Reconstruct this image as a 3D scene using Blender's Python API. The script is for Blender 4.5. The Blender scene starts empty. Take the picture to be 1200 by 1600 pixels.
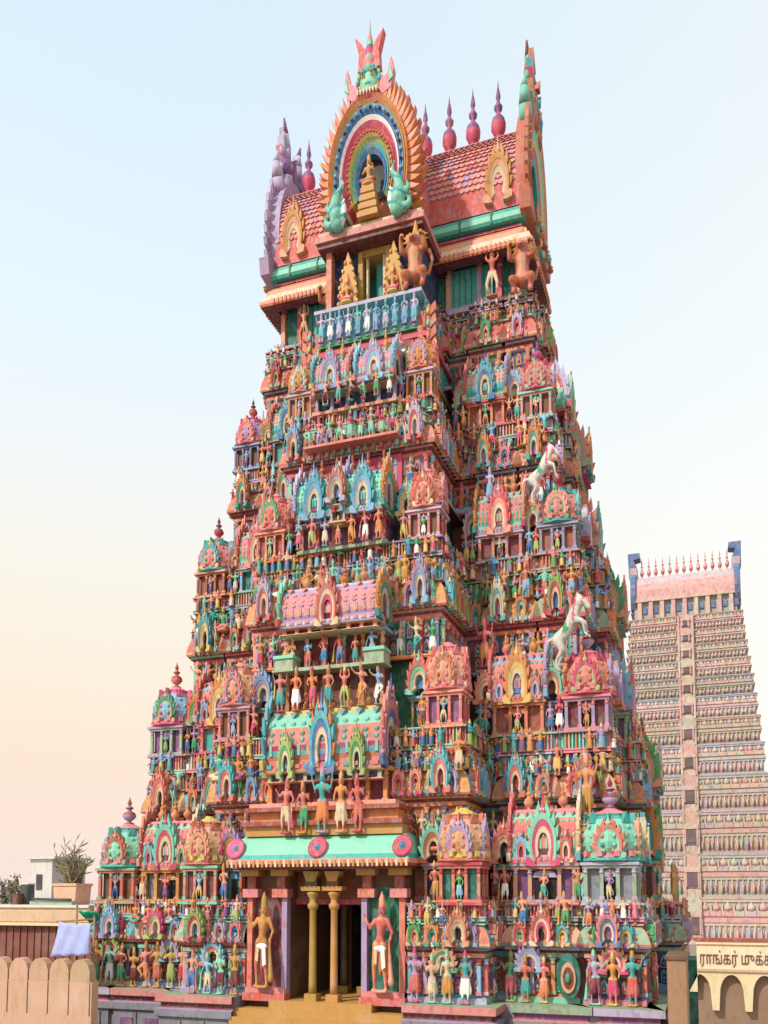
import bpy, math, random
from mathutils import Vector, Matrix
R = random.Random(11)
PI = math.pi
SC = bpy.context.scene
COL = SC.collection

# ---------------------------------------------------------------- camera
F, PITCH, YAW, YH = 1400.0, math.radians(5), math.radians(19.65), 1400.0
CAM = Vector((12.45, -30, 6.5))
PCY = YH - F*math.tan(PITCH)
cd = bpy.data.cameras.new('camera'); cam = bpy.data.objects.new('camera', cd); COL.objects.link(cam)
cam.location = CAM; cam.rotation_euler = (PI/2+PITCH, 0, YAW)
cd.sensor_fit = 'HORIZONTAL'; cd.sensor_width = 36; cd.lens = 36*F/1200
cd.shift_x = 0; cd.shift_y = (PCY-800)/1200.0
cd.clip_start = .1; cd.clip_end = 5000
SC.camera = cam
SC.render.resolution_x = 768; SC.render.resolution_y = 1024

# ---------------------------------------------------------------- sky, sun, exposure
SUN_EL, SUN_AZ = math.radians(42), math.radians(-30)      # az measured from -Y (towards the camera) to -X
w = bpy.data.worlds.new('World'); SC.world = w; w.use_nodes = True
nt = w.node_tree; nt.nodes.clear()
out = nt.nodes.new('ShaderNodeOutputWorld')
sky = nt.nodes.new('ShaderNodeTexSky'); sky.sky_type = 'NISHITA'; sky.sun_disc = False
sky.sun_elevation = SUN_EL; sky.sun_rotation = PI - SUN_AZ
bg1 = nt.nodes.new('ShaderNodeBackground'); bg1.inputs[1].default_value = .05
nt.links.new(sky.outputs[0], bg1.inputs[0])
tc = nt.nodes.new('ShaderNodeTexCoord'); sp = nt.nodes.new('ShaderNodeSeparateXYZ')
nt.links.new(tc.outputs['Generated'], sp.inputs[0])
rp = nt.nodes.new('ShaderNodeValToRGB'); nt.links.new(sp.outputs[2], rp.inputs[0])
el = rp.color_ramp.elements
el[0].position = 0.0; el[0].color = (.573, .438, .414, 1)
el[1].position = 1.0; el[1].color = (.364, .501, .606, 1)
for p, c in ((.035, (.520, .368, .349)), (.08, (.553, .350, .257)), (.135, (.598, .391, .230)), (.20, (.638, .473, .283)), (.27, (.643, .535, .361)), (.35, (.648, .590, .463)), (.43, (.620, .616, .558)), (.55, (.556, .628, .628)), (.72, (.484, .584, .637))):
    e = el.new(p); e.color = (*c, 1)
# faint uneven milkiness of the overcast haze
mp = nt.nodes.new('ShaderNodeMapping'); mp.inputs['Scale'].default_value = (1.2, 1.2, 3)
nt.links.new(tc.outputs['Generated'], mp.inputs[0])
nz = nt.nodes.new('ShaderNodeTexNoise'); nz.inputs['Scale'].default_value = 1.6; nz.inputs['Detail'].default_value = 4
nt.links.new(mp.outputs[0], nz.inputs[0])
mr = nt.nodes.new('ShaderNodeMapRange'); mr.inputs[1].default_value = .35; mr.inputs[2].default_value = .7; mr.inputs[4].default_value = .10
nt.links.new(nz.outputs[0], mr.inputs[0])
mx = nt.nodes.new('ShaderNodeMix'); mx.data_type = 'RGBA'; mx.inputs[7].default_value = (.62, .60, .55, 1)
nt.links.new(mr.outputs[0], mx.inputs[0]); nt.links.new(rp.outputs[0], mx.inputs[6])
mrx = nt.nodes.new('ShaderNodeMapRange'); mrx.inputs[1].default_value = -.45; mrx.inputs[2].default_value = .25; mrx.inputs[4].default_value = .55; mrx.interpolation_type = 'SMOOTHSTEP'
nt.links.new(sp.outputs[0], mrx.inputs[0])
mx2 = nt.nodes.new('ShaderNodeMix'); mx2.data_type = 'RGBA'; mx2.inputs[7].default_value = (.69, .67, .58, 1)
nt.links.new(mrx.outputs[0], mx2.inputs[0]); nt.links.new(mx.outputs[2], mx2.inputs[6])
bg2 = nt.nodes.new('ShaderNodeBackground'); bg2.inputs[1].default_value = 1.045
nt.links.new(mx2.outputs[2], bg2.inputs[0])
add = nt.nodes.new('ShaderNodeAddShader'); nt.links.new(bg1.outputs[0], add.inputs[0]); nt.links.new(bg2.outputs[0], add.inputs[1])
nt.links.new(add.outputs[0], out.inputs[0])
sd = bpy.data.lights.new('sun', 'SUN'); sun = bpy.data.objects.new('sun', sd); COL.objects.link(sun)
sd.energy = 3.1; sd.angle = math.radians(3); sd.color = (1, .92, .82)
sdir = Vector((math.sin(SUN_AZ)*math.cos(SUN_EL), -math.cos(SUN_AZ)*math.cos(SUN_EL), math.sin(SUN_EL)))
sun.rotation_euler = sdir.to_track_quat('Z', 'Y').to_euler(); sun.location = (-30, -40, 60)
vs = SC.view_settings; vs.view_transform = 'Standard'; vs.look = 'None'; vs.exposure = 0.35; vs.gamma = 1; vs.use_curve_mapping = False

# ---------------------------------------------------------------- helpers
FW = Vector((-math.sin(YAW)*math.cos(PITCH), math.cos(YAW)*math.cos(PITCH), math.sin(PITCH)))
RT = Vector((math.cos(YAW), math.sin(YAW), 0)); UP = RT.cross(FW)
def at(px, py, Y):
    """point of the world seen at photo pixel px, py on the plane y = Y"""
    d = FW + RT*((px-600)/F) - UP*((py-PCY)/F)
    return CAM + d*((Y-CAM.y)/d.y)

PAL = dict(
 salmon=(.68,.205,.15), peach=(.76,.36,.22), coral=(.64,.14,.10), pink=(.70,.26,.27), rose=(.60,.085,.17), magenta=(.45,.05,.16),
 orange=(.72,.28,.095), ochre=(.52,.29,.09), yellow=(.70,.50,.16), cream=(.74,.58,.38), white=(.80,.76,.71),
 mint=(.24,.60,.44), teal=(.06,.38,.35), aqua=(.09,.44,.52), sky=(.22,.47,.68), blue=(.05,.20,.44), navy=(.03,.05,.16),
 lime=(.34,.46,.13), green=(.08,.34,.13), dgreen=(.02,.15,.09), olive=(.22,.24,.06), sage=(.34,.44,.30),
 lilac=(.42,.31,.50), lavender=(.52,.44,.60), purple=(.20,.09,.24), maroon=(.20,.035,.045), brick=(.34,.085,.05), brown=(.16,.08,.045),
 grey=(.27,.25,.29), dark=(.018,.014,.013), black=(.01,.01,.01), gold=(.60,.36,.10))
for _k, _c in list(PAL.items()):
    if _k not in ('dark', 'black', 'white'): PAL[_k] = tuple(min(.8, c*.86+.003) for c in _c)
MATS = {}
ACC = ['cream', 'rose', 'teal', 'lilac', 'peach', 'maroon', 'sage', 'salmon', 'brown', 'sky']
PLAIN = ('plaster', 'peachwall', 'creamwall', 'redbrown', 'niche', 'wood', 'tarp', 'tarpgreen', 'foliage', 'drystem', 'boxgrey', 'boxwhite', 'letter', 'pot', 'stone_paving', 'dark', 'black', 'white', 'ochre', 'mint', 'gold', 'brown', 'yellow')
def paint(name, rgb=None, rough=.62, wear=1.0, bump=.25):
    if name in MATS: return MATS[name]
    rgb = rgb or PAL[name]
    m = bpy.data.materials.new(name); m.use_nodes = True; n = m.node_tree.nodes; l = m.node_tree.links
    b = n['Principled BSDF']; b.inputs['Roughness'].default_value = rough
    b.inputs['Specular IOR Level'].default_value = .3
    g = n.new('ShaderNodeNewGeometry')
    m1 = n.new('ShaderNodeMapping'); m1.inputs['Scale'].default_value = (5, 5, 1.3); l.new(g.outputs['Position'], m1.inputs[0])
    n1 = n.new('ShaderNodeTexNoise'); n1.inputs['Scale'].default_value = 1.5; n1.inputs['Detail'].default_value = 8; n1.inputs['Roughness'].default_value = .7
    l.new(m1.outputs[0], n1.inputs[0])
    r1 = n.new('ShaderNodeMapRange'); r1.inputs[1].default_value = .50; r1.inputs[2].default_value = .78; r1.inputs[4].default_value = .55*wear
    l.new(n1.outputs[0], r1.inputs[0])
    lum = .3*rgb[0]+.6*rgb[1]+.1*rgb[2]
    dirt = tuple(.35*(c*.6+lum*.4)+.012 for c in rgb)
    x1 = n.new('ShaderNodeMix'); x1.data_type = 'RGBA'; x1.inputs[6].default_value = (*rgb, 1); x1.inputs[7].default_value = (*dirt, 1)
    l.new(r1.outputs[0], x1.inputs[0])
    # sun-bleached patches
    n2 = n.new('ShaderNodeTexNoise'); n2.inputs['Scale'].default_value = .9; n2.inputs['Detail'].default_value = 5; l.new(g.outputs['Position'], n2.inputs[0])
    r2 = n.new('ShaderNodeMapRange'); r2.inputs[1].default_value = .5; r2.inputs[2].default_value = .72; r2.inputs[4].default_value = .20*wear
    l.new(n2.outputs[0], r2.inputs[0])
    pale = tuple(min(.8, c*.65+.30) for c in rgb)
    x2 = n.new('ShaderNodeMix'); x2.data_type = 'RGBA'; x2.inputs[7].default_value = (*pale, 1)
    l.new(r2.outputs[0], x2.inputs[0]); l.new(x1.outputs[2], x2.inputs[6])
    # every object a little off in hue and value
    oi = n.new('ShaderNodeObjectInfo'); hs = n.new('ShaderNodeHueSaturation'); hs.inputs['Saturation'].default_value = 1.03
    ra = n.new('ShaderNodeMapRange'); ra.inputs[3].default_value = .485; ra.inputs[4].default_value = .515; l.new(oi.outputs['Random'], ra.inputs[0]); l.new(ra.outputs[0], hs.inputs['Hue'])
    rb = n.new('ShaderNodeMapRange'); rb.inputs[3].default_value = 1.1; rb.inputs[4].default_value = .85; l.new(oi.outputs['Random'], rb.inputs[0]); l.new(rb.outputs[0], hs.inputs['Value'])
    last = x2.outputs[2]; vo = None
    if name not in PLAIN:      # small painted motifs moulded on the stucco
        far = name.startswith('f_')
        mv = n.new('ShaderNodeMapping'); mv.inputs['Scale'].default_value = (9.5, 9.5, 5.2) if not far else (3, 3, 2); l.new(g.outputs['Position'], mv.inputs[0])
        vo = n.new('ShaderNodeTexVoronoi'); vo.inputs['Scale'].default_value = 1.0; vo.inputs['Randomness'].default_value = .8; l.new(mv.outputs[0], vo.inputs['Vector'])
        sv = n.new('ShaderNodeSeparateColor'); l.new(vo.outputs['Color'], sv.inputs[0])
        for ch, th, am, ac in ((0, .72, .20, ACC[sum(map(ord, name)) % 10]), (1, .80, .16, ACC[(sum(map(ord, name))*7+3) % 10]), (2, .84, .26, 'brown')):
            st = n.new('ShaderNodeMapRange'); st.inputs[1].default_value = th; st.inputs[2].default_value = th+.04; st.inputs[4].default_value = am*(.9 if far else 1); l.new(sv.outputs[ch], st.inputs[0])
            mm_ = n.new('ShaderNodeMix'); mm_.data_type = 'RGBA'; l.new(st.outputs[0], mm_.inputs[0]); l.new(last, mm_.inputs[6]); mm_.inputs[7].default_value = (*PAL[ac], 1); last = mm_.outputs[2]
    l.new(last, hs.inputs['Color']); l.new(hs.outputs[0], b.inputs['Base Color'])
    n3 = n.new('ShaderNodeTexNoise'); n3.inputs['Scale'].default_value = 22; n3.inputs['Detail'].default_value = 4; l.new(g.outputs['Position'], n3.inputs[0])
    bp = n.new('ShaderNodeBump'); bp.inputs['Strength'].default_value = bump; bp.inputs['Distance'].default_value = .03
    if vo:
        ad = n.new('ShaderNodeMath'); ad.operation = 'MULTIPLY_ADD'; ad.inputs[1].default_value = -1.6; l.new(vo.outputs['Distance'], ad.inputs[0]); l.new(n3.outputs[0], ad.inputs[2]); l.new(ad.outputs[0], bp.inputs['Height'])
        bp.inputs['Strength'].default_value = .7; bp.inputs['Distance'].default_value = .05
    else: l.new(n3.outputs[0], bp.inputs['Height']); l.new(bp.outputs[0], b.inputs['Normal'])
    MATS[name] = m
    return m

class MB:
    """collects shapes with one colour name per face; build() makes ONE mesh object"""
    def __init__(s): s.v = []; s.f = []; s.m = []; s.sm = []; s.names = []
    def mi(s, c):
        if c not in s.names: s.names.append(c)
        return s.names.index(c)
    def add(s, vs, fs, c, smooth=False, M=None):
        o = len(s.v)
        for p in vs: s.v.append(tuple(M @ Vector(p)) if M else tuple(p))
        multi = isinstance(c, list)
        for i, f in enumerate(fs):
            s.f.append(tuple(o+k for k in f)); s.m.append(s.mi(c[i] if multi else c)); s.sm.append(smooth)
    def box(s, x0, x1, y0, y1, z0, z1, c, M=None):
        v = [(x0,y0,z0),(x1,y0,z0),(x1,y1,z0),(x0,y1,z0),(x0,y0,z1),(x1,y0,z1),(x1,y1,z1),(x0,y1,z1)]
        s.add(v, [(0,3,2,1),(4,5,6,7),(0,1,5,4),(1,2,6,5),(2,3,7,6),(3,0,4,7)], c, M=M)
    def lathe(s, prof, n, cx=0, cy=0, cz=0, c='pink', cols=None, ribs=0, amp=0, smooth=True, sx=1, sy=1, M=None, rot=0):
        vs = []; fs = []; cc = []
        for (r, z) in prof:
            for k in range(n):
                a = 2*PI*k/n+rot; q = r*(1+(amp*math.cos(ribs*a) if ribs else 0))
                vs.append((cx+sx*q*math.cos(a), cy+sy*q*math.sin(a), cz+z))
        for i in range(len(prof)-1):
            for k in range(n):
                k2 = (k+1) % n
                fs.append((i*n+k, i*n+k2, (i+1)*n+k2, (i+1)*n+k)); cc.append(cols[i % len(cols)] if cols else c)
        fs.append(tuple(range(n))[::-1]); cc.append(cc[0]); b = (len(prof)-1)*n
        fs.append(tuple(range(b, b+n))); cc.append(cc[-1])
        s.add(vs, fs, cc, smooth, M)
    def prism(s, pts, y0, y1, c, M=None, side=None):
        """polygon pts (x, z) extruded from y0 (front) to y1"""
        n = len(pts); v = [(x, y0, z) for x, z in pts]+[(x, y1, z) for x, z in pts]
        a = sum(pts[i][0]*pts[(i+1) % n][1]-pts[(i+1) % n][0]*pts[i][1] for i in range(n))
        fr = tuple(range(n)); bk = tuple(range(n, 2*n))[::-1]
        if a < 0: fr = fr[::-1]; bk = bk[::-1]
        fs = [fr, bk]; cc = [c, c]
        for i in range(n):
            j = (i+1) % n; q = (i, i+n, j+n, j); fs.append(q if a > 0 else q[::-1]); cc.append(side or c)
        s.add(v, fs, cc, M=M)
    def tube(s, p, q, r0, r1, c, n=6):
        p = Vector(p); q = Vector(q); d = (q-p); L = d.length; M = Matrix.Translation(p) @ d.to_track_quat('Z', 'Y').to_matrix().to_4x4()
        s.lathe([(r0, 0), (r1, L)], n, c=c, M=M)
    def ball(s, p, r, c, n=8, sc=(1,1,1), M0=None):
        prof = [(r*math.sin(PI*i/6) or 1e-4, -r*math.cos(PI*i/6)) for i in range(7)]
        prof[0] = (1e-3, -r); prof[-1] = (1e-3, r)
        M = Matrix.Translation(p) @ Matrix.Diagonal((*sc, 1))
        s.lathe(prof, n, c=c, M=(M0 @ M) if M0 else M)
    def mesh(s, name):
        me = bpy.data.meshes.new(name); me.from_pydata(s.v, [], s.f)
        for c in s.names: me.materials.append(paint(c) if c in PAL else MATS[c])
        me.polygons.foreach_set('material_index', s.m); me.polygons.foreach_set('use_smooth', s.sm); me.update()
        return me
    def build(s, name, parent=None, loc=(0,0,0)):
        return obj(name, s.mesh(name), parent, loc)

def obj(name, me, parent=None, loc=(0,0,0), rz=0, sc=(1,1,1)):
    o = bpy.data.objects.new(name, me); COL.objects.link(o)
    o.location = loc; o.rotation_euler = (0, 0, rz); o.scale = sc
    if parent: o.parent = parent
    return o
def tag(o, label=None, cat=None, group=None, kind=None):
    if label: o['label'] = label
    if cat: o['category'] = cat
    if group: o['group'] = group
    if kind: o['kind'] = kind
    return o
def thing(name, label, cat, loc=(0,0,0), group=None):
    return tag(obj(name, None, None, loc), label, cat, group)
def recolor(o, cols):
    for i, c in enumerate(cols):
        if i < len(o.material_slots):
            o.material_slots[i].link = 'OBJECT'; o.material_slots[i].material = paint(c)
CACHE = {}
def cached(key, fn):
    if key not in CACHE: CACHE[key] = fn()
    return CACHE[key]
def q(v, s=.1): return round(v/s)*s
pick = R.choice

# ---------------------------------------------------------------- statues: poses grown into one skin by voxel remeshing
def blob_body(parts, voxel, faces):
    mb = MB()
    for p in parts:
        if p[0] == 'b': mb.ball(p[1], p[2], 'pink', 10, p[3] if len(p) > 3 else (1,1,1))
        else:
            pts, rs = p[1], p[2]
            for i in range(len(pts)-1):
                mb.tube(pts[i], pts[i+1], rs[i], rs[i+1], 'pink', 8)
            for a, r in zip(pts, rs): mb.ball(a, r, 'pink', 8)
    o = obj('tmp', mb.mesh('tmp'))
    md = o.modifiers.new('r', 'REMESH'); md.mode = 'VOXEL'; md.voxel_size = voxel
    dg = bpy.context.evaluated_depsgraph_get(); me = bpy.data.meshes.new_from_object(o.evaluated_get(dg))
    r = faces/max(1, 2*len(me.polygons))
    o2 = obj('tmp2', me); m2 = o2.modifiers.new('d', 'DECIMATE'); m2.ratio = min(1, r)
    dg = bpy.context.evaluated_depsgraph_get(); me2 = bpy.data.meshes.new_from_object(o2.evaluated_get(dg))
    bpy.data.objects.remove(o); bpy.data.objects.remove(o2)
    return me2

def statue_mesh(pose, faces=1100):
    """2.0 high with crown; front towards -Y. slots: 0 skin 1 cloth 2 ornament 3 dark"""
    seated = pose in ('seated', 'lounging')
    dz = -.62 if seated else 0
    sway = {'hip': .06, 'dance': .05, 'guard': -.05}.get(pose, 0)
    H = Vector((sway, 0, .95+dz)); P = []
    hipL, hipR = H+Vector((-.10, 0, -.02)), H+Vector((.10, 0, -.02))
    ch = Vector((0, 0, 1.32+dz)); nk = Vector((0, 0, 1.50+dz)); hd = Vector((-sway*.5, -.01, 1.64+dz))
    P.append(('t', [H, H+Vector((-sway*.5, 0, .16)), ch, ch+Vector((0, 0, .1))], [.135, .105, .15, .13]))
    P.append(('b', ch+Vector((-.075, -.06, .02)), .075)); P.append(('b', ch+Vector((.075, -.06, .02)), .075))
    P.append(('t', [nk-Vector((0,0,.05)), hd], [.055, .055]))
    P.append(('b', hd, .105, (.92, 1, 1.15)))
    P.append(('b', hd+Vector((0, -.11, -.01)), .025, (1, 1, 1.6)))            # nose
    for s in (-1, 1): P.append(('b', hd+Vector((s*.105, .01, -.03)), .035, (.7, 1, 1.9)))   # ears
    P.append(('t', [hd+Vector((0,.01,.08)), hd+Vector((0,.01,.18)), hd+Vector((0,.01,.26)), hd+Vector((0,.01,.36))], [.11, .085, .06, .02]))
    P.append(('t', [hd+Vector((0,.01,.17)), hd+Vector((0,.01,.19))], [.10, .10]))
    A = {  # elbow and hand per side, x mirrored by s
     'stand': [((.30, .02, -.22), (.27, -.12, -.40)), ((.30, .02, -.22), (.22, -.20, -.08))],
     'guard': [((.34, 0, -.15), (.50, -.06, .10)), ((.32, .02, -.24), (.30, -.16, -.42))],
     'four': [((.30, .0, -.20), (.20, -.20, -.12)), ((.30, .0, -.20), (.20, -.20, -.12)), ((.34, .05, -.08), (.42, -.02, .22)), ((.34, .05, -.08), (.42, -.02, .22))],
     'pray': [((.26, -.04, -.24), (.02, -.22, -.08)), ((.26, -.04, -.24), (.02, -.22, -.08))],
     'atlas': [((.30, 0, .12), (.22, -.02, .40)), ((.30, 0, .12), (.22, -.02, .40))],
     'hip': [((.32, .02, -.18), (.17, -.06, -.34)), ((.30, -.02, -.2), (.34, -.14, .02))],
     'dance': [((.34, 0, .02), (.52, -.05, .20)), ((.32, 0, -.12), (.10, -.22, -.16))],
     'seated': [((.28, -.02, -.22), (.24, -.24, -.34)), ((.30, -.02, -.2), (.26, -.22, -.02))],
     'lounging': [((.30, .0, -.2), (.36, -.12, -.38)), ((.30, .02, .0), (.38, -.06, .22))]}[pose]
    hands = []
    for i, (e, h) in enumerate(A):
        s = -1 if i % 2 == 0 else 1
        sh = ch+Vector((s*.19, 0, .10)); e2 = sh+Vector((s*(e[0]-.19), e[1], e[2])); h2 = sh+Vector((s*(h[0]-.19), h[1], h[2]))
        P.append(('t', [sh, e2, h2], [.062, .048, .036])); P.append(('b', h2, .05, (.8, .8, 1.3))); hands.append((e2, h2))
    if pose == 'guard':                                                      # club
        hx, hy, hz = hands[1][1]; P.append(('t', [Vector((hx, hy-.02, hz)), Vector((hx+.06, hy-.04, .28))], [.03, .075])); P.append(('b', (hx+.06, hy-.04, .22), .10))
    if pose == 'four':
        for k in (2, 3): P.append(('b', hands[k][1]+Vector((0, 0, .09)), .07, (.5, 1, 1)))
    if pose in ('hip', 'dance'): P.append(('b', hands[0][1]+Vector((0, -.02, .06)), .055))
    fl, fr = {'stand': ((-.12,-.04), (.12,-.04)), 'guard': ((-.20,0), (.16,-.06)), 'hip': ((-.06,0), (.16,-.06)), 'atlas': ((-.2,0), (.2,0))}.get(pose, ((-.12,-.02), (.12,-.02)))
    if not seated:
        for s, hp, ft in ((-1, hipL, fl), (1, hipR, fr)):
            if pose == 'dance' and s == 1:
                kn = Vector((.34, -.16, .78)); an = Vector((.06, -.20, .52))
            else:
                kn = Vector(((hp.x+ft[0])/2+s*(.10 if pose == 'atlas' else .02), -.05, .50)); an = Vector((ft[0], ft[1], .10))
            P.append(('t', [hp, kn, an], [.115, .078, .048])); P.append(('t', [an+Vector((0, 0, -.05)), an+Vector((s*.03, -.13, -.06))], [.045, .04]))
        P.append(('t', [H+Vector((0, -.08, 0)), Vector((0, -.10, .35))], [.05, .03]))          # hanging pleat
        for s in (-1, 1): P.append(('t', [H+Vector((s*.14, 0, .02)), Vector((s*.26, .02, .55)), Vector((s*.24, .02, .38))], [.035, .03, .045]))
        P.append(('b', (0, 0, .02), .30, (1, .7, .13)))
    else:
        for s, hp in ((-1, hipL), (1, hipR)):
            kn = hp+Vector((s*.26, -.16, -.10))
            if pose == 'lounging' and s == 1: kn = hp+Vector((.16, -.22, .0)); an = kn+Vector((.0, -.02, -.30))
            else: an = hp+Vector((-s*.16, -.24, -.18))
            P.append(('t', [hp, kn, an], [.115, .09, .05]))
        P.append(('b', (0, -.04, .06), .38, (1, .75, .22)))
    me = blob_body(P, .03, faces)
    me.name = 'statue_'+pose
    for c in ('salmon', 'cream', 'gold', 'maroon'): me.materials.append(paint(c))
    zt = 2.0+dz
    for f in me.polygons:
        c = f.center; k = 0
        if not seated:
            if .28 < c.z < .93 and abs(c.x) < .33: k = 1
            if c.z < .09: k = 2
            if pose == 'guard' and c.x > .2 and c.z < .8: k = 2
        else:
            if .12 < c.z < .30: k = 1
            if c.z <= .12: k = 2
        if .93+dz < c.z < 1.0+dz and abs(c.x) < .25: k = 2
        if 1.445+dz < c.z < 1.485+dz and abs(c.x) < .2: k = 2
        if c.z > hd.z+.075 and abs(c.x-hd.x) < .13: k = 2
        for e2, h2 in hands:
            if (c-(e2*.3+h2*.7)).length < .055 or (c-e2).length < .05: k = 2
        f.material_index = k; f.use_smooth = True
    # eyes, brows and mouth
    vs = [tuple(v.co) for v in me.vertices]; fs = [tuple(p.vertices) for p in me.polygons]; mi = [p.material_index for p in me.polygons]
    nf = MB()
    for s in (-1, 1): nf.ball(hd+Vector((s*.042, -.098, .02)), .016, 'maroon', 5, (1.3, .6, .8))
    nf.ball(hd+Vector((0, -.10, -.065)), .02, 'maroon', 5, (1.3, .5, .5))
    o = len(vs); vs += nf.v; fs += [tuple(o+k for k in f) for f in nf.f]; mi += [3]*len(nf.f)
    m2 = bpy.data.meshes.new(me.name); m2.from_pydata(vs, [], fs)
    for c in ('salmon', 'cream', 'gold', 'maroon'): m2.materials.append(paint(c))
    m2.polygons.foreach_set('material_index', mi); m2.polygons.foreach_set('use_smooth', [True]*len(fs)); m2.update()
    return m2
POSES = ['stand', 'guard', 'four', 'pray', 'atlas', 'hip', 'dance', 'seated', 'lounging']
SKINS = ['peach', 'coral', 'orange', 'lilac', 'sky', 'green']+['salmon']*4+['peach']*4+['orange']*3+['coral', 'pink', 'pink', 'mint', 'teal', 'sky', 'aqua', 'ochre', 'cream', 'lilac', 'green']
CLOTHS = ['white', 'cream', 'rose', 'teal', 'green', 'lime', 'yellow', 'purple', 'maroon', 'blue', 'orange', 'coral', 'sky']
ORNS = ['gold', 'ochre', 'orange', 'yellow', 'coral', 'mint', 'rose']
def statue(parent, x, y, z, h, pose=None, cols=None, rz=0, wf=.80, name='statue'):
    pose = pose or pick(['stand', 'guard', 'four', 'pray', 'hip', 'dance', 'atlas', 'hip'])
    me = cached(('st', pose), lambda: statue_mesh(pose))
    top = 2.0 if pose not in ('seated', 'lounging') else 1.38
    s = h/top
    o = obj(name, me, parent, (x, y, z), rz, (s*wf*(-1 if R.random() < .5 else 1), s*wf, s))
    recolor(o, (cols or (pick(SKINS), pick(CLOTHS), pick(ORNS)))+('maroon',))
    return o

# ---------------------------------------------------------------- ornament library
def horseshoe(n=16, hz=1.0):
    """unit horseshoe: half width 1 at the middle, foot at z=0, centre at z=.62*hz"""
    pts = []
    for i in range(n+1):
        a = math.radians(-38+256*i/n); pts.append((math.cos(a), .62*hz+math.sin(a)*hz))
    return pts
def arch_mb(w, h, d, cols, inner='dark', leaves=9, leafc='orange', crest='mint', n=14, fr0=.0, crestk=1.0, hole=.40, feet=True, leafd=1.0, leafw=1.0):
    """horseshoe gable (kudu): stepped rings, flame leaves round it, lion-face crest. Origin at foot centre, front towards -Y"""
    mb = MB(); hw = w/2; sz = h/1.62
    base = horseshoe(n)
    cx, cz = 0, .62*sz
    def P(k, s): return (base[k][0]*hw*s, cz+(base[k][1]-.62)*sz*s)
    ns = len(cols); ss = [1-(1-hole)*i/ns for i in range(ns+1)]
    for i, c in enumerate(cols):
        s0, s1 = ss[i], ss[i+1]; yf = -d*(1-.5*i/ns)
        for k in range(n):
            a, b, e, f = P(k, s0), P(k+1, s0), P(k+1, s1), P(k, s1)
            v = [(a[0], yf, a[1]), (b[0], yf, b[1]), (e[0], yf+.12*d, e[1]), (f[0], yf+.12*d, f[1]), (a[0], 0, a[1]), (b[0], 0, b[1]), (e[0], 0, e[1]), (f[0], 0, f[1])]
            mb.add(v, [(0,3,2,1), (0,1,5,4), (3,7,6,2)], c)
        for k in (0, n):
            a, f = P(k, s0), P(k, s1); mb.add([(a[0], yf, a[1]), (f[0], yf+.12*d, f[1]), (f[0], 0, f[1]), (a[0], 0, a[1])], [(0,1,2,3)], c)
    ih = [P(k, ss[-1]) for k in range(n+1)]
    mb.add([(x, -.12*d, z) for x, z in ih], [tuple(range(n+1))], inner)
    bx = P(0, 1)[0]
    if feet:
        for s in (-1, 1):
            mb.prism([(s*bx*.55, 0), (s*bx*1.0, cz-.62*sz+0), (s*hw*1.22, h*.02), (s*hw*1.3, h*.14), (s*hw*1.08, h*.19), (s*bx*.95, h*.12)], -d*1.05, 0, crest)
    for i in range(leaves):
        a = math.radians(-22+224*i/max(1, leaves-1)); t = Vector((math.cos(a), math.sin(a))); tn = Vector((-t.y, t.x))
        if abs(a-PI/2) < .12: continue
        sg = 1 if a < PI/2 else -1
        tn = tn*sg
        wl = 3.3/leaves
        def Q(r, s): p = t*r+tn*s; return (p.x*hw, cz+p.y*sz)
        mb.prism([Q(.95, -wl*.5), Q(1.07, -wl*.62), Q(1.17, -wl*.25), Q(1.30*leafw, wl*.55), Q(1.16, wl*.45), Q(.95, wl*.45)], -d*.8, -d*.8+d*.78*leafd, leafc if i % 2 else cols[0])
    zt = cz+sz
    k = crestk*w*.16
    mb.ball((0, -d*.7, zt+k*.2), k*.8, crest, 8, (1, .8, 1.25))
    for s in (-1, 1):
        mb.prism([(s*k*.4, zt), (s*k*1.35, zt+k*.5), (s*k*1.2, zt+k*1.9), (s*k*.75, zt+k*.9)], -d*.75, -d*.3, leafc)
        mb.ball((s*k*.35, -d*.7-k*.6, zt+k*.45), k*.18, 'white', 5)
    mb.prism([(-k*.5, zt+k*.9), (k*.5, zt+k*.9), (k*.22, zt+k*1.6), (0, zt+k*3.0), (-k*.22, zt+k*1.6)], -d*.7, -d*.35, crest)
    return mb
KCOLS = [('sky','lilac'), ('green','peach'), ('lilac','sky'), ('aqua','salmon'), ('salmon','peach'), ('coral','cream'), ('peach','rose'), ('lilac','pink'), ('salmon','lavender'), ('orange','sage'), ('pink','sage'), ('lavender','coral'), ('coral','sage'), ('salmon','mint'), ('mint','coral'), ('aqua','yellow'), ('rose','lime'), ('orange','teal'), ('lime','rose'), ('pink','blue'), ('sky','salmon'), ('lilac','orange'), ('peach','green'), ('coral','cream'), ('cream','aqua')]
def arch(parent, x, y, z, w, h, d=None, rz=0, cols=None, small=False, name='horseshoe_arch', leafc=None, crest=None):
    ci = R.randrange(len(KCOLS)) if cols is None else cols
    cl = KCOLS[ci] if isinstance(ci, int) else ci
    leafc = leafc or cl[0]; crest = crest or cl[1]
    key = ('ar', cl, small, leafc, crest)
    def mk():
        a = arch_mb(1, 1, .3, [cl[0], cl[1]] if small else [cl[0], cl[1], 'cream' if cl[1] != 'cream' else 'rose'], pick(['dark', 'maroon', 'purple', 'blue']), 5 if small else 11, leafc, crest, 8 if small else 14, crestk=.7 if small else .8)
        return a.mesh(name)
    d = d or w*.3
    return obj(name, cached(key, mk), parent, (x, y, z), rz, (w, d/.3, h))

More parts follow.
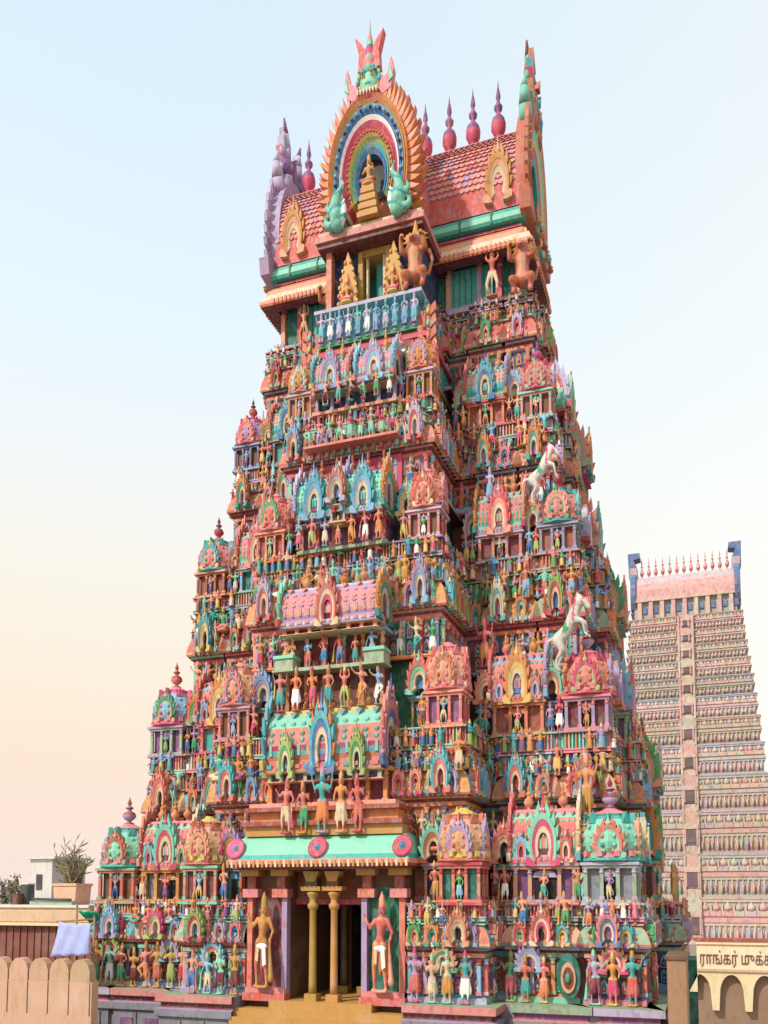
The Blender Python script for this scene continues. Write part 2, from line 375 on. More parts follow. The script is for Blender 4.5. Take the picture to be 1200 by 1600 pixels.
def finial_prof(w, h): return [(.5*w*r, h*z) for r, z in ((.75,0),(.8,.04),(.35,.08),(.3,.12),(.6,.16),(1.0,.26),(1.02,.33),(.8,.42),(.35,.47),(.28,.52),(.55,.56),(.6,.60),(.3,.65),(.2,.70),(.34,.74),(.30,.79),(.1,.90),(.02,1))]
def finial(parent, x, y, z, w, h, c1='rose', c2='brick', name='finial'):
    def mk():
        m = MB(); m.lathe(finial_prof(1, 1), 10, cols=[c2, c2, c1, c1, c1, c1, c2, c2, c1, c2, c2, c1, c2, c2, c2, c2, c2]); return m.mesh(name)
    return obj(name, cached(('fi', c1, c2), mk), parent, (x, y, z), 0, (w, w, h))

DOMES = ['peach', 'salmon', 'peach', 'coral', 'pink', 'peach', 'salmon', 'mint', 'pink', 'lilac', 'sky', 'orange', 'aqua']
def dome_mesh(c1, c2, c3):
    m = MB()
    m.lathe([(.56,0),(.62,.03),(.60,.09),(.50,.12),(.49,.16),(.54,.24),(.565,.36),(.55,.50),(.49,.64),(.40,.77),(.33,.84),(.34,.87),(.24,.92),(.12,.97),(.10,1)], 24,
            cols=[c3, c3, c2, c2, c1, c1, c1, c1, c1, c3, c3, c2, c2, c2], ribs=12, amp=.028, smooth=False)
    for i in range(12):
        a = 2*PI*(i+.5)/12; M = Matrix.Rotation(a, 4, 'Z')
        m.box(.50, .62, -.05, .05, .10, .2, c2, M)
    for z_, r_, n_, c in ((.30, .555, 16, c3), (.46, .55, 16, c2), (.62, .49, 12, c3), (.20, .515, 20, c2)):
        for i in range(n_):
            a = 2*PI*(i+.5)/n_; m.ball((r_*math.cos(a), r_*math.sin(a), z_), .042, c if i % 2 else c1, 4, (1, 1, 1.1))
    for i in range(8):
        a = 2*PI*i/8; M = Matrix.Rotation(a, 4, 'Z') @ Matrix.Translation((.40, 0, .74)) @ Matrix.Rotation(PI/2, 4, 'Z')
        m.prism([(-.1, -.04), (.1, -.04), (0, .16)], -.06, .04, c3, M)
    return m
def sala_mesh(c1, c2, c3, c4, asp, bands=None):
    """barrel roof, 1 wide, depth asp, 1 high"""
    m = MB(); pr = [(1.12,0),(1.16,.05),(1.10,.11),(.95,.13),(.94,.19),(1.0,.26),(1.02,.34),(1.02,.42),(.98,.55),(.88,.70),(.72,.83),(.5,.92),(.3,.96),(.26,1.0)]
    cc = [c4, c4, c3, c2, c2, c3, c3, c1, c1, c1, c2, c4, c4]
    if len(set((c1, c2, c3, c4)) & {'yellow', 'aqua', 'mint', 'salmon'}) == 4: cc = ['peach', 'rose', 'coral', 'salmon', 'salmon', 'aqua', 'magenta', 'pink', 'salmon', 'mint', 'mint', 'yellow', 'yellow']
    for sg in (1, -1):
        for i in range(len(pr)-1):
            (a, z0), (b, z1) = pr[i], pr[i+1]; ya, yb = -sg*a*asp/2, -sg*b*asp/2
            m.add([(-.5, ya, z0), (.5, ya, z0), (.5, yb, z1), (-.5, yb, z1)], [(0,1,2,3) if sg > 0 else (3,2,1,0)], cc[i])
    m.box(-.5, .5, -.13*asp, .13*asp, .99, 1.01, c4)
    m.box(-.5, .5, -.55*asp, .55*asp, -.01, .005, c4)
    for s in (-1, 1):
        v = [(s*.49, -a*asp/2, z) for a, z in pr]+[(s*.49, a*asp/2, z) for a, z in pr[::-1]]
        m.add(v, [tuple(range(len(v)))], c3)
    nn = 12
    for i in range(nn):
        x = -.5+(i+.5)/nn; m.box(x-.022, x+.022, -.60*asp, .6*asp, .055, .115, c1 if i % 2 else c3)
        m.box(x-.012, x+.012, -.53*asp, .53*asp, .26, .43, c2)
    for z_, y_, cA in ((.60, .475, c3), (.76, .41, c2), (.50, .50, c2)):
        for i in range(11):
            x = -.5+(i+.5)/11
            for sg in (-1, 1): m.ball((x, sg*y_*asp, z_), .022, cA, 4, (1, 1.3, 2.0))
    for i in range(7):
        x = -.5+(i+.5)/7; m.prism([(x-.03, .95), (x+.03, .95), (x, .86)], -.36*asp, -.2*asp, c3)
    return m
def pilaster(m, x, y, z0, z1, w, c, c2, n=4):
    h = z1-z0
    if n == 4: m.box(x-w/2, x+w/2, y-w/2, y+w/2, z0+.1*h, z1-.18*h, c)
    else: m.lathe([(w*.5, 0), (w*.42, .3*h), (w*.46, .5*h), (w*.4, .72*h)], 8, x, y, z0+.1*h, c=c)
    m.box(x-w*.7, x+w*.7, y-w*.7, y+w*.7, z0, z0+.1*h, c2)
    m.lathe([(w*.4, 0), (w*.75, .04*h), (w*.75, .07*h), (w*.45, .1*h), (w*.9, .16*h), (w*.9, .18*h)], 8, x, y, z1-.18*h, c=c2)
def body_mb(w, d, h, core, pc, sc, npil=2, wide=.08):
    """open aedicule: dark core, base and head mouldings, pilasters"""
    m = MB(); p = max(.05, min(.11, w*wide))
    m.box(-w/2+p*1.4, w/2-p*1.4, -d/2+p*2.2, d/2, h*.06, h*.93, core)
    m.box(-w/2-.05, w/2+.05, -d/2-.05, d/2, 0, h*.07, sc); m.box(-w/2, w/2, -d/2, d/2, h*.07, h*.13, pc)
    m.box(-w/2, w/2, -d/2, d/2, h*.86, h*.93, pc); m.box(-w/2-.06, w/2+.06, -d/2-.06, d/2, h*.93, h, sc)
    k = max(2, npil)
    for i in range(k):
        x = -w/2+p+(w-2*p)*i/(k-1)
        if k % 2 == 1 and i == k//2: continue
        pilaster(m, x, -d/2+p, h*.13, h*.86, p*1.15, pc, sc)
    for s in (-1, 1):
        for yy in (-.1, .25): pilaster(m, s*(w/2-p*.6), d*yy, h*.13, h*.86, p*1.1, pc, sc)
    m.box(-w*.16, w*.16, -d/2+p*1.9, -d/2+p*2.3, h*.13, h*.70, 'dark')
    m.prism([(-w*.2, h*.66), (w*.2, h*.66), (w*.15, h*.78), (0, h*.85), (-w*.15, h*.78)], -d/2+p*1.2, -d/2+p*2.25, sc)
    return m
CORES = ['purple', 'navy', 'brown', 'brick', 'grey', 'maroon', 'dgreen', 'maroon', 'purple', 'brown', 'navy', 'dgreen', 'brick', 'teal']
PILS = ['salmon', 'coral', 'peach', 'brick', 'grey', 'lavender', 'lilac', 'sky', 'aqua', 'purple', 'salmon', 'peach', 'coral', 'ochre', 'lilac', 'mint', 'orange', 'pink', 'sage', 'sky']
SLAB = ['lilac', 'lavender', 'sky', 'orange', 'lavender', 'pink', 'rose', 'sage', 'peach', 'cream', 'mint', 'lilac']
def kuta(parent, x, y, z, w, hb, hr, dome=None, c2=None, c3=None, fin=True, rz=0, name='corner_shrine', st=True, core=None, pc=None, sc=None):
    core = core or pick(CORES); pc = pc or pick(PILS); sc = sc or pick(SLAB)
    dome = dome or pick(DOMES); c2 = c2 or pick(['cream', 'pink', 'yellow', 'mint', 'lavender']); c3 = c3 or pick(['rose', 'teal', 'coral', 'aqua', 'lime'])
    b = obj(name, cached(('bo', q(w), q(hb), core, pc, sc), lambda: body_mb(w, w*.95, hb, core, pc, sc, 4, .06).mesh(name)), parent, (x, y, z), rz)
    obj('dome', cached(('do', dome, c2, c3), lambda: dome_mesh(dome, c2, c3).mesh('dome')), b, (0, 0, hb), 0, (w*1.0, w*1.0, hr))
    for k, a in enumerate((0, PI/2, -PI/2)):
        arch(b, math.sin(a)*w*.44, -math.cos(a)*w*.44, hb+hr*.06, w*.50, hr*.60, w*.12, a)
    if fin: finial(b, 0, 0, hb+hr*.97, w*.30, hr*.62, pick(['rose', 'coral', 'salmon', 'lilac']), pick(['brick', 'maroon', 'purple']))
    if st: statue(b, 0, -w*.46, hb*.1, hb*.74, name='niche_statue')
    return b
def sala(parent, x, y, z, w, d, hb, hr, cols=None, rz=0, nfin=3, name='oblong_shrine', st=1, core=None, pc=None, sc=None, archk=.42, archcols=None, fh=.55, crest=None, small=True, leafc=None):
    core = core or pick(CORES); pc = pc or pick(PILS); sc = sc or pick(SLAB)
    cols = cols or pick([('salmon','mint','rose','cream'), ('pink','aqua','coral','mint'), ('mint','salmon','teal','peach'), ('peach','rose','lime','pink'), ('lilac','sky','pink','cream'), ('coral','lime','peach','sage'), ('aqua','pink','lilac','cream')])
    b = obj(name, cached(('bs', q(w), q(hb), q(d), core, pc, sc), lambda: body_mb(w, d, hb, core, pc, sc, max(4, int(w/.42)), .05).mesh(name)), parent, (x, y, z), rz)
    asp = round(d*1.0, 1)
    obj('barrel_roof', cached(('sr', cols), lambda: sala_mesh(*cols, 1).mesh('barrel_roof')), b, (0, 0, hb), 0, (w*1.0, d, hr))
    for s in (-1, 1): arch(b, s*w*.5, 0, hb+hr*.02, d*1.08, hr*1.08, .13, s*PI/2, name='gable_end')
    arch(b, 0, -d*.48, hb-hr*.06, w*archk, hr*.98, d*.18, 0, archcols, crest=crest, leafc=leafc)
    if w > 1.9 and small:
        for s in (-1, 1): arch(b, s*w*.34, -d*.52, hb+hr*.0, w*.17, hr*.5, d*.12, 0, small=True)
    for i in range(nfin):
        finial(b, (i-(nfin-1)/2)*w*.8/max(1, nfin), 0, hb+hr*.98, min(.34, w*.16), hr*fh, pick(['orange', 'peach', 'salmon']), pick(['brick', 'orange', 'ochre']))
    for i in range(st):
        xx = (i-(st-1)/2)*w/max(1, st); statue(b, xx, -d*.5-.02, hb*.08, hb*.80, name='niche_statue')
    return b
def panjara(parent, x, y, z, w, hb, hr, rz=0, c=None, core=None, name='narrow_niche'):
    core = core or pick(CORES); pc = pick(PILS); sc = c or pick(SLAB)
    b = obj(name, cached(('bp', q(w), q(hb), core, pc, sc), lambda: body_mb(w, w*.8, hb, core, pc, sc, 2, .10).mesh(name)), parent, (x, y, z), rz)
    arch(b, 0, -w*.3, hb, w*1.0, hr*.9, w*.5)
    if R.random() < .8: statue(b, 0, -w*.36, hb*.1, hb*.78, name='niche_statue')
    return b

def mini(m, M0, x, y, z, h):
    s_, c_, o_ = pick(SKINS), pick(CLOTHS), pick(ORNS); w_ = h*.16
    prof = [(w_*.9, 0), (w_*1.0, .05*h), (w_*.75, .22*h), (w_*.8, .40*h), (w_*.55, .48*h), (w_*.95, .64*h), (w_*.9, .68*h), (w_*.3, .71*h), (w_*.5, .77*h), (w_*.5, .83*h), (w_*.4, .86*h), (.005, h)]
    m.lathe(prof, 6, x, y, z, cols=[o_, c_, c_, c_, s_, s_, s_, s_, s_, o_, o_], M=M0, sy=.8)
    for q_ in (-1, 1):
        up = R.random() < .4; A = Vector((x+q_*w_*.85, y, z+.64*h)); B = Vector((x+q_*w_*1.7, y-.3*w_, z+(.62 if up else .48)*h)); C_ = Vector((x+q_*w_*(1.8 if up else .8), y-w_, z+(.82 if up else .50)*h))
        for p_, e_ in ((A, B), (B, C_)):
            d = (e_-p_); M = M0 @ Matrix.Translation(p_) @ d.to_track_quat('Z', 'Y').to_matrix().to_4x4(); m.lathe([(w_*.26, 0), (w_*.2, d.length)], 4, c=s_, M=M)

# outline of a storey, right front corner section by section
def half(W, K, B, yo, yk, yb, notch=None):
    """front right half from centre to the corner"""
    p = []
    if B: p += [(B, yb), (B, yk)]
    p += [(K, yk), (K, yo+.32), (.60*W, yo+.32), (.60*W, yo), (.80*W, yo), (.80*W, yo+.32), (.84*W, yo+.32), (.84*W, yo), (W, yo)]
    return p
YC = 8.0
def outline(W, K, B, yo, yk, yb, sb=1.3, openx=None):
    h = half(W, K, B, yo, yk, yb)
    if openx: h = [(openx, yk)]+[p for p in h if p[0] > openx]
    hd = max(.8, min(3.2, (YC-yo)*.5)); side = [(W, YC-hd), (W+sb, YC-hd), (W+sb, YC)]
    r = h+side
    rb = [(x, 2*YC-y) for x, y in r[:-1]][::-1]
    right = r[:-1]+rb
    left = [(-x, y) for x, y in right][::-1]
    if openx: # runs open: from (openx,yk) right round the back to (-openx,yk)
        rbk = [(x, 2*YC-y) for x, y in (half(W, K, None, yo, yk, yb)+side[:-1])][::-1]
        rr = r[:-1]+rbk
        return rr+[(-x, y) for x, y in rr][::-1]
    return right+left
def miters(path, closed):
    n = len(path); res = []
    def nrm(i, j):
        dx, dy = path[j][0]-path[i][0], path[j][1]-path[i][1]; L = math.hypot(dx, dy) or 1; return (dy/L, -dx/L)
    for i in range(n):
        a = nrm(i-1, i) if (closed or i > 0) else None; b = nrm(i, (i+1) % n) if (closed or i < n-1) else None
        if a is None: a = b
        if b is None: b = a
        d = 1+a[0]*b[0]+a[1]*b[1]; d = max(d, .3)
        res.append(((a[0]+b[0])/d, (a[1]+b[1])/d))
    return res
def sweep(m, path, prof, cols, closed=True, alt=None):
    """prof [(out, z)], cols per profile segment (name or list to pick from per edge)"""
    n = len(path); mt = miters(path, closed)
    vs = [(path[i][0]+mt[i][0]*o, path[i][1]+mt[i][1]*o, z) for i in range(n) for (o, z) in prof]
    k = len(prof); fs = []; cc = []
    for i in range(n if closed else n-1):
        j = (i+1) % n; seed = R.random()
        for s in range(k-1):
            fs.append((i*k+s, j*k+s, j*k+s+1, i*k+s+1)); c = cols[s]
            cc.append(c if isinstance(c, str) else c[int(seed*len(c))])
    m.add(vs, fs, cc)
def edges(path, closed=True, ymax=99):
    n = len(path)
    for i in range(n if closed else n-1):
        a, b = path[i], path[(i+1) % n]
        L = math.hypot(b[0]-a[0], b[1]-a[1])
        yield a, b, L, math.atan2(b[1]-a[1], b[0]-a[0])
def slab(m, path, z0, z1, c, off=0, ctop=None):
    mt = miters(path, True); n = len(path)
    pts = [(p[0]+mt[i][0]*off, p[1]+mt[i][1]*off) for i, p in enumerate(path)]
    vs = [(x, y, z0) for x, y in pts]+[(x, y, z1) for x, y in pts]
    fs = [tuple(range(n))[::-1], tuple(range(n, 2*n))]+[(i, (i+1) % n, (i+1) % n+n, i+n) for i in range(n)]
    m.add(vs, fs, [ctop or c]*2+[c if isinstance(c, str) else pick(c) for _ in range(n)])

# ================================================================ GROUND AND GREAT TOWER
g = MB(); g.box(-900, 900, -120, 1500, -.5, 0, 'cream')
m = paint('stone_paving', (.26, .22, .17)); g.names[0] = 'stone_paving'
tag(g.build('ground'), kind='structure')

TW = thing('temple_tower', 'tall colourful temple gateway tower crowded with painted statues and topped by a barrel roof', 'temple tower', (0, YC, 0))
class _P: pass
def tower_obj(mb, name): 
    o = mb.build(name, TW); o.location = (0, -YC, 0); return o
def T(o):  # move a freshly parented part from world coordinates into the tower's frame
    o.location.y -= YC; return o

#      W     K     B    yo    yk    yb   kap0   kap1  band  rail0 floor
TIERS = [
 dict(W=10.45, K=5.55, B=3.05, yo=.10, yk=-1.15, yb=-2.0, f0=3.0, k0=4.85, k1=5.55, b1=5.75, f=6.2),
 dict(W=9.35, K=4.75, B=None, yo=2.05, yk=-.40, yb=-1.0, f0=6.2, k0=9.95, k1=10.85, b1=11.65, f=12.3),
 dict(W=8.22, K=3.70, B=None, yo=3.5, yk=.50, yb=.0, f0=12.3, k0=16.9, k1=17.9, b1=18.9, f=19.5),
 dict(W=7.1, K=2.95, B=None, yo=4.85, yk=1.75, yb=1.25, f0=19.5, k0=23.75, k1=24.65, b1=25.15, f=25.7),
 dict(W=6.15, K=2.35, B=None, yo=6.1, yk=5.9, yb=2.8, f0=25.7, k0=30.0, k1=31.05, b1=31.75, f=31.95)]
RAILC = ['lavender', 'lilac', 'sage', 'pink', 'lavender', 'mint']
KAPC = [['mint', 'peach', 'sage', 'salmon', 'sage', 'lilac', 'aqua', 'lime'], ['salmon', 'peach', 'salmon', 'orange', 'sage', 'aqua'], ['salmon', 'brick', 'coral', 'orange', 'coral', 'sage'], ['salmon', 'peach', 'salmon', 'coral'], ['rose', 'salmon', 'coral', 'salmon']]
BANDC = [['lilac', 'coral', 'lime', 'aqua', 'sage', 'pink'], ['purple', 'lilac', 'navy', 'teal', 'lilac'], ['teal', 'olive', 'coral', 'sky', 'brick'], ['lime', 'green', 'lime', 'sage'], ['coral', 'mint', 'salmon', 'sage']]
for i, t in enumerate(TIERS):
    ox = 3.02 if i == 0 else None
    closed = i > 0
    path = outline(t['W'], t['K'], t['B'] if 0 < i < 4 else None, t['yo'], t['yk'], t['yb'], (1.0, .8, .7, .5, .3)[i], ox)
    t['path'] = path; t['closed'] = closed
    # core wall with pilasters along it
    m = MB(); wallc = CORES+['rose', 'teal', 'brick', 'dgreen']
    sweep(m, path, [(0, t['f0']), (0, t['k0'])], [wallc], closed)
    sweep(m, path, [(.0, t['f0']), (.16, t['f0']), (.16, t['f0']+.18), (.05, t['f0']+.25), (0, t['f0']+.3)], [SLAB, SLAB, PILS, PILS], closed)
    zz = t['k0']
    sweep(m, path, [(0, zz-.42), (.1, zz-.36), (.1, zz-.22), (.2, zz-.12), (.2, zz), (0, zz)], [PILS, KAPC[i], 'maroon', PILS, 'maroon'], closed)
    for a, b, L, an in edges(path, closed):
        if L < .5 or a[1] > 2*YC-2: continue
        k = max(1, int(L/.62))
        for j in range(k+1):
            if k == 1 and j == 1 and L < .8: continue
            f = j/k; x = a[0]+(b[0]-a[0])*f; y = a[1]+(b[1]-a[1])*f; nx, ny = math.sin(an), -math.cos(an)
            ux, uy = math.cos(an), math.sin(an); sgn = .09 if j == 0 else (-.09 if j == k else 0)
            zb = t['f0'] if i in (0, 4) else t['k0']-2.1
            pilaster(m, x+nx*.1+ux*sgn, y+ny*.1+uy*sgn, zb+.28, t['k0']-.4, .13, pick(PILS), pick(PILS))
    for a, b, L, an in edges(path, closed):
        if L < .5 or a[1] > 2*YC-2: continue
        M0 = Matrix.Translation((a[0], a[1], 0)) @ Matrix.Rotation(an, 4, 'Z'); k = max(1, int(L/.31)); zb = t['f0']+.35 if i == 0 else t['k0']-1.6
        for j in range(k):
            x = L*(j+.5)/k; w_ = .09; c1_, c2_ = pick(PILS), pick(['dgreen', 'maroon', 'navy', 'brown', 'teal', 'rose'])
            zt_ = t['k0']-.5
            for (za_, zb__) in ((zb, zb+(zt_-zb)*.46), (zb+(zt_-zb)*.52, zt_)):
                hh = zb__-za_
                m.prism([(x-w_*1.25, za_), (x+w_*1.25, za_), (x+w_*1.25, za_+hh*.7), (x, zb__), (x-w_*1.25, za_+hh*.7)], -.05, .02, c1_, M0)
                m.prism([(x-w_*.7, za_+.06), (x+w_*.7, za_+.06), (x+w_*.7, za_+hh*.6), (x, za_+hh*.82), (x-w_*.7, za_+hh*.6)], -.062, -.04, c2_, M0)
                m.ball((x, -.09, za_+hh*.35), .05, pick(SKINS), 5, (1, .8, 3.0*hh), M0)
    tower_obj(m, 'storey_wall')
    # overhanging curved cornice
    m = MB(); z0, z1 = t['k0'], t['k1']; H = z1-z0
    kc = KAPC[i]
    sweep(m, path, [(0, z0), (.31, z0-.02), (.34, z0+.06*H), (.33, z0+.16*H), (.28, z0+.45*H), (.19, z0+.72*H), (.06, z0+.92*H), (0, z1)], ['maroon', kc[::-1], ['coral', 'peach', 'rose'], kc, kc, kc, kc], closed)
    for a, b, L, an in edges(path, closed):       # small drop leaves along the lip
        if L < .4 or a[1] > 2*YC-2: continue
        k = max(2, int(L/.21)); M0 = Matrix.Translation((a[0], a[1], 0)) @ Matrix.Rotation(an, 4, 'Z')
        for j in range(k):
            x = L*(j+.5)/k; m.prism([(x-.07, z0+.2*H), (x+.07, z0+.2*H), (x+.04, z0-.02), (x-.04, z0-.02)], -.375, -.29, pick(['cream', 'rose', 'mint', 'yellow', 'lilac']), M0)
    for a, b, L, an in edges(path, closed):
        if L < .3 or a[1] > 2*YC-2: continue
        M0 = Matrix.Translation((a[0], a[1], 0)) @ Matrix.Rotation(an, 4, 'Z')
        for (o_, f_, st_) in ((.345, .14, .17), (.30, .42, .22), (.22, .66, .20)):
            k = max(1, int(L/st_))
            for j in range(k):
                x = L*(j+.5)/k+R.uniform(-.02, .02); zc_ = z0+f_*H; w_ = .055; h_ = .085*H+.02
                m.prism([(x-w_, zc_), (x, zc_-h_), (x+w_, zc_), (x, zc_+h_)], -o_-.035, -o_+.05, pick(['cream', 'salmon', 'mint', 'lilac', 'rose', 'peach', 'teal', 'sky', 'orange', 'brick']), M0)
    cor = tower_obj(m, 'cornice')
    for a, b, L, an in edges(path, closed):
        if L < .7 or a[1] > 2*YC-2: continue
        k = max(1, int(L/.62)); nx, ny = math.sin(an), -math.cos(an)
        for j in range(k):
            f = (j+.5)/k; x = a[0]+(b[0]-a[0])*f; y = a[1]+(b[1]-a[1])*f
            arch(cor, x+nx*.17, y+ny*.17, z0+.02, .40, H*1.02, .30, an, small=True, name='small_arch')
    # band of tiny windows above it
    m = MB(); za, zb = t['k1'], t['b1']
    sweep(m, path, [(.0, za-.02), (.12, za), (.12, za+.06), (.02, za+.08), (.02, zb-.1), (.14, zb-.08), (.14, zb), (0, zb+.02)], [RAILC, RAILC, 'maroon', BANDC[i], 'maroon', RAILC, RAILC], closed)
    for a, b, L, an in edges(path, closed):
        if L < .3 or a[1] > 2*YC-2: continue
        k = max(1, int(L/.24)); M0 = Matrix.Translation((a[0], a[1], 0)) @ Matrix.Rotation(an, 4, 'Z'); pc = pick(PILS+RAILC)
        for j in range(k):
            x = L*(j+.5)/k; hh = zb-za
            m.box(x-.05, x+.05, -.11, 0, za+.1, zb-.12, pc if j % 2 else pick(PILS), M0)
            if hh > .4 and j % 2 == 0: m.ball((x, -.14, za+hh*.55), .09, pick(ORNS+['mint', 'aqua']), 6, (1, .8, 1.6), M0)
    tower_obj(m, 'window_band')
    # low railing in front of the floor, carrying a frieze of little figures
    m = MB(); ra, rb = t['b1']+.02, t['f']+.06
    rc1 = pick([['salmon', 'coral', 'brick'], ['teal', 'purple', 'maroon'], ['brick', 'maroon', 'coral']])
    sweep(m, path, [(.0, ra), (.16, ra), (.16, ra+.06), (.05, ra+.06)], [RAILC, RAILC, 'lilac'], closed)
    sweep(m, path, [(.04, ra+.06), (.04, rb-.07)], [rc1], closed)
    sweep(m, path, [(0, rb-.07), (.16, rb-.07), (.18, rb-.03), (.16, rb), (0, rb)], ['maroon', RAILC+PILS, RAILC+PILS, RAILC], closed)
    for a, b, L, an in edges(path, closed):
        if L < .25 or a[1] > 2*YC-2: continue
        k = max(1, int(L/.12)); M0 = Matrix.Translation((a[0], a[1], 0)) @ Matrix.Rotation(an, 4, 'Z')
        for j in range(k):
            x = L*(j+.5)/k; m.box(x-.025, x+.025, -.12, -.04, ra+.06, rb-.07, pick(['pink', 'mint', 'salmon', 'lavender', 'peach', 'cream', 'orange']), M0)
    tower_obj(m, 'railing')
    m = MB()
    for a, b, L, an in edges(path, closed):
        if L < .3 or a[1] > 2*YC-2: continue
        M0 = Matrix.Translation((a[0], a[1], 0)) @ Matrix.Rotation(an, 4, 'Z')
        for (o_, z_, h_, sp_) in ((.22, ra-.0, rb-ra+.10, .30), (.10, t['k1']+.02, t['b1']-t['k1']+.02, .27)):
            k = max(1, int(L/sp_))
            for j in range(k):
                if R.random() < .82: mini(m, M0, L*(j+.5)/k+R.uniform(-.03, .03), -o_, z_, max(.42, h_)*R.uniform(.85, 1.25))
        if i: # also standing along the head of the wall below
            k = max(1, int(L/.34))
            for j in range(k): mini(m, M0, L*(j+.5)/k, -.34, t['k1']-.06, .5*R.uniform(.8, 1.3))
    tag(tower_obj(m, 'figure_frieze'), kind='stuff')
    # floor
    m = MB()
    if closed: slab(m, path, t['f']-.5, t['f'], 'sage', -.02)
    else:
        pp = path; n = len(pp); slab(m, pp+[(-3.02, 4.0), (3.02, 4.0)], t['f']-.5, t['f'], 'sage', -.02)
    tower_obj(m, 'floor_slab')

# ---- plinth
m = MB(); p0 = outline(11.0, 6.0, None, -.75, -1.95, 0, .8, 3.1)
sweep(m, p0, [(0.1, -.2), (.1, 2.2), (.22, 2.25), (.22, 2.5), (.05, 2.55), (.05, 2.72), (.2, 2.76), (.2, 3.0), (-1.5, 3.0)], ['grey', ['lavender', 'grey'], 'grey', ['pink', 'lilac'], ['purple', 'maroon'], 'lavender', ['lavender', 'sage', 'pink'], 'sage'], False)
for a, b, L, an in edges(p0, False):
    if a[1] > 10: continue
    M0 = Matrix.Translation((a[0], a[1], 0)) @ Matrix.Rotation(an, 4, 'Z'); k = max(1, int(L/.9))
    for j in range(k):
        x = L*(j+.5)/k; s = L/k*.36
        m.box(x-s, x+s, -.16, 0, 1.3, 2.12, 'grey', M0); m.box(x-s*.7, x+s*.7, -.20, -.15, 1.45, 1.95, pick(['lavender', 'grey', 'purple']), M0)
for q_ in (-1, 1):
    for (xa_, xb_, ya_, yb_) in ((3.12, 5.98, -1.92, 4), (5.98, 10.95, -.72, 16.7), (10.95, 11.7, 5.0, 11.0)): m.box(min(q_*xa_, q_*xb_), max(q_*xa_, q_*xb_), ya_, yb_, .01, 2.985, 'grey')
tower_obj(m, 'plinth')

# ---- entrance bay (ground floor), open doorway with columns
EY = -1.55
m = MB()
for s in (-1, 1):
    x0, x1 = (1.42, 3.02) if s > 0 else (-3.02, -1.42)
    m.box(x0, x1, EY+.5, 4.0, 2.6, 8.3, 'brown'); m.box(min(s*1.5, s*2.95), max(s*1.5, s*2.95), EY+.42, EY+.5, 3.1, 6.8, 'maroon' if s < 0 else 'dgreen')
    for xx, c in ((1.50, 'lilac'), (2.86, 'salmon')):
        m.box(s*xx-.10, s*xx+.10, EY+.2, EY+.5, 2.9, 6.5, c)
    for k, xx in enumerate((1.62, 2.78)):
        m.box(s*xx-.30, s*xx+.30, EY+.05, EY+.5, 6.45, 6.75, pick(['salmon', 'pink'])); m.box(s*xx-.16, s*xx+.16, EY+.15, EY+.5, 6.75, 7.2, 'brick'); m.box(s*xx-.34, s*xx+.34, EY+.0, EY+.5, 7.2, 7.42, 'ochre')
    m.box(s*2.2-.82, s*2.2+.82, EY+.0, EY+.5, 2.85, 3.12, 'coral'); m.box(s*2.2-.76, s*2.2+.76, EY+.1, EY+.5, 3.12, 3.3, 'pink')
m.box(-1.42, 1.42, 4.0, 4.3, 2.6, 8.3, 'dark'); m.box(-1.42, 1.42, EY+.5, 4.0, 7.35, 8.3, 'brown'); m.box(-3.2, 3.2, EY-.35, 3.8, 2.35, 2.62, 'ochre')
m.box(-1.9, 1.9, EY-.15, 3.9, 2.62, 2.9, 'ochre')
m.box(-3.2, 3.2, EY-.1, 1.0, 7.42, 7.62, 'brick')
m.box(-3.2, 3.2, EY-.6, 3.0, -.1, 2.35, 'ochre')
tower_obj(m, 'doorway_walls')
for x in (-.42, .38):
    for yy in (EY+.25, 1.6):
        m = MB(); sc = 1 if yy < 0 else .92
        m.box(-.22, .22, -.22, .22, 0, .25, 'ochre')
        m.lathe([(.15, .25), (.14, .6), (.13, 2.0), (.125, 3.1), (.16, 3.15), (.2, 3.22), (.2, 3.32), (.13, 3.36), (.13, 3.5), (.2, 3.62), (.24, 3.72), (.14, 3.78)], 8, c='cream' if yy < 0 else 'brown', cols=['ochre' if yy < 0 else 'brown']*1, smooth=True)
        m.box(-.36, .36, -.24, .24, 3.78, 3.93, 'ochre'); m.box(-.22, .22, -.2, .2, 3.93, 4.45, 'brown')
        m.prism([(-.3, 4.45), (.3, 4.45), (.16, 4.1), (-.16, 4.1)], -.24, .2, 'ochre')
        o = m.build('column', TW, (x, yy, 2.9)); T(o)
m = MB()       # dim hall beyond with posts
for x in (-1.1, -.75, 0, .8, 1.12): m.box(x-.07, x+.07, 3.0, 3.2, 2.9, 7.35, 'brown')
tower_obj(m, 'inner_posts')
# green canopy over the door
m = MB()
zc = 7.62; Lc = 2.9
pr = [(-.0, 0), (-1.0, -.12), (-1.05, -.02), (-1.05, .12), (-.98, .14), (-.9, .3), (-.72, .62), (-.5, .86), (-.25, 1.0), (.2, 1.05)]
cc = ['brown', 'brick', 'peach', 'peach', 'teal', 'mint', 'mint', 'mint', 'mint']
for k in range(len(pr)-1):
    (y0, z0), (y1, z1) = pr[k], pr[k+1]; e0, e1 = max(0, -y0)*.45, max(0, -y1)*.45
    vs = [(-Lc-e0, EY+.4+y0, zc+z0), (Lc+e0, EY+.4+y0, zc+z0), (Lc+e1, EY+.4+y1, zc+z1), (-Lc-e1, EY+.4+y1, zc+z1), (Lc+e0, EY+2.4, zc+z0), (Lc+e1, EY+2.4, zc+z1), (-Lc-e0, EY+2.4, zc+z0), (-Lc-e1, EY+2.4, zc+z1)]
    m.add(vs, [(0,1,2,3), (1,4,5,2), (6,0,3,7)], cc[k])
m.box(-Lc-.1, Lc+.1, EY+.55, 1.0, zc+.95, zc+1.07, 'ochre')
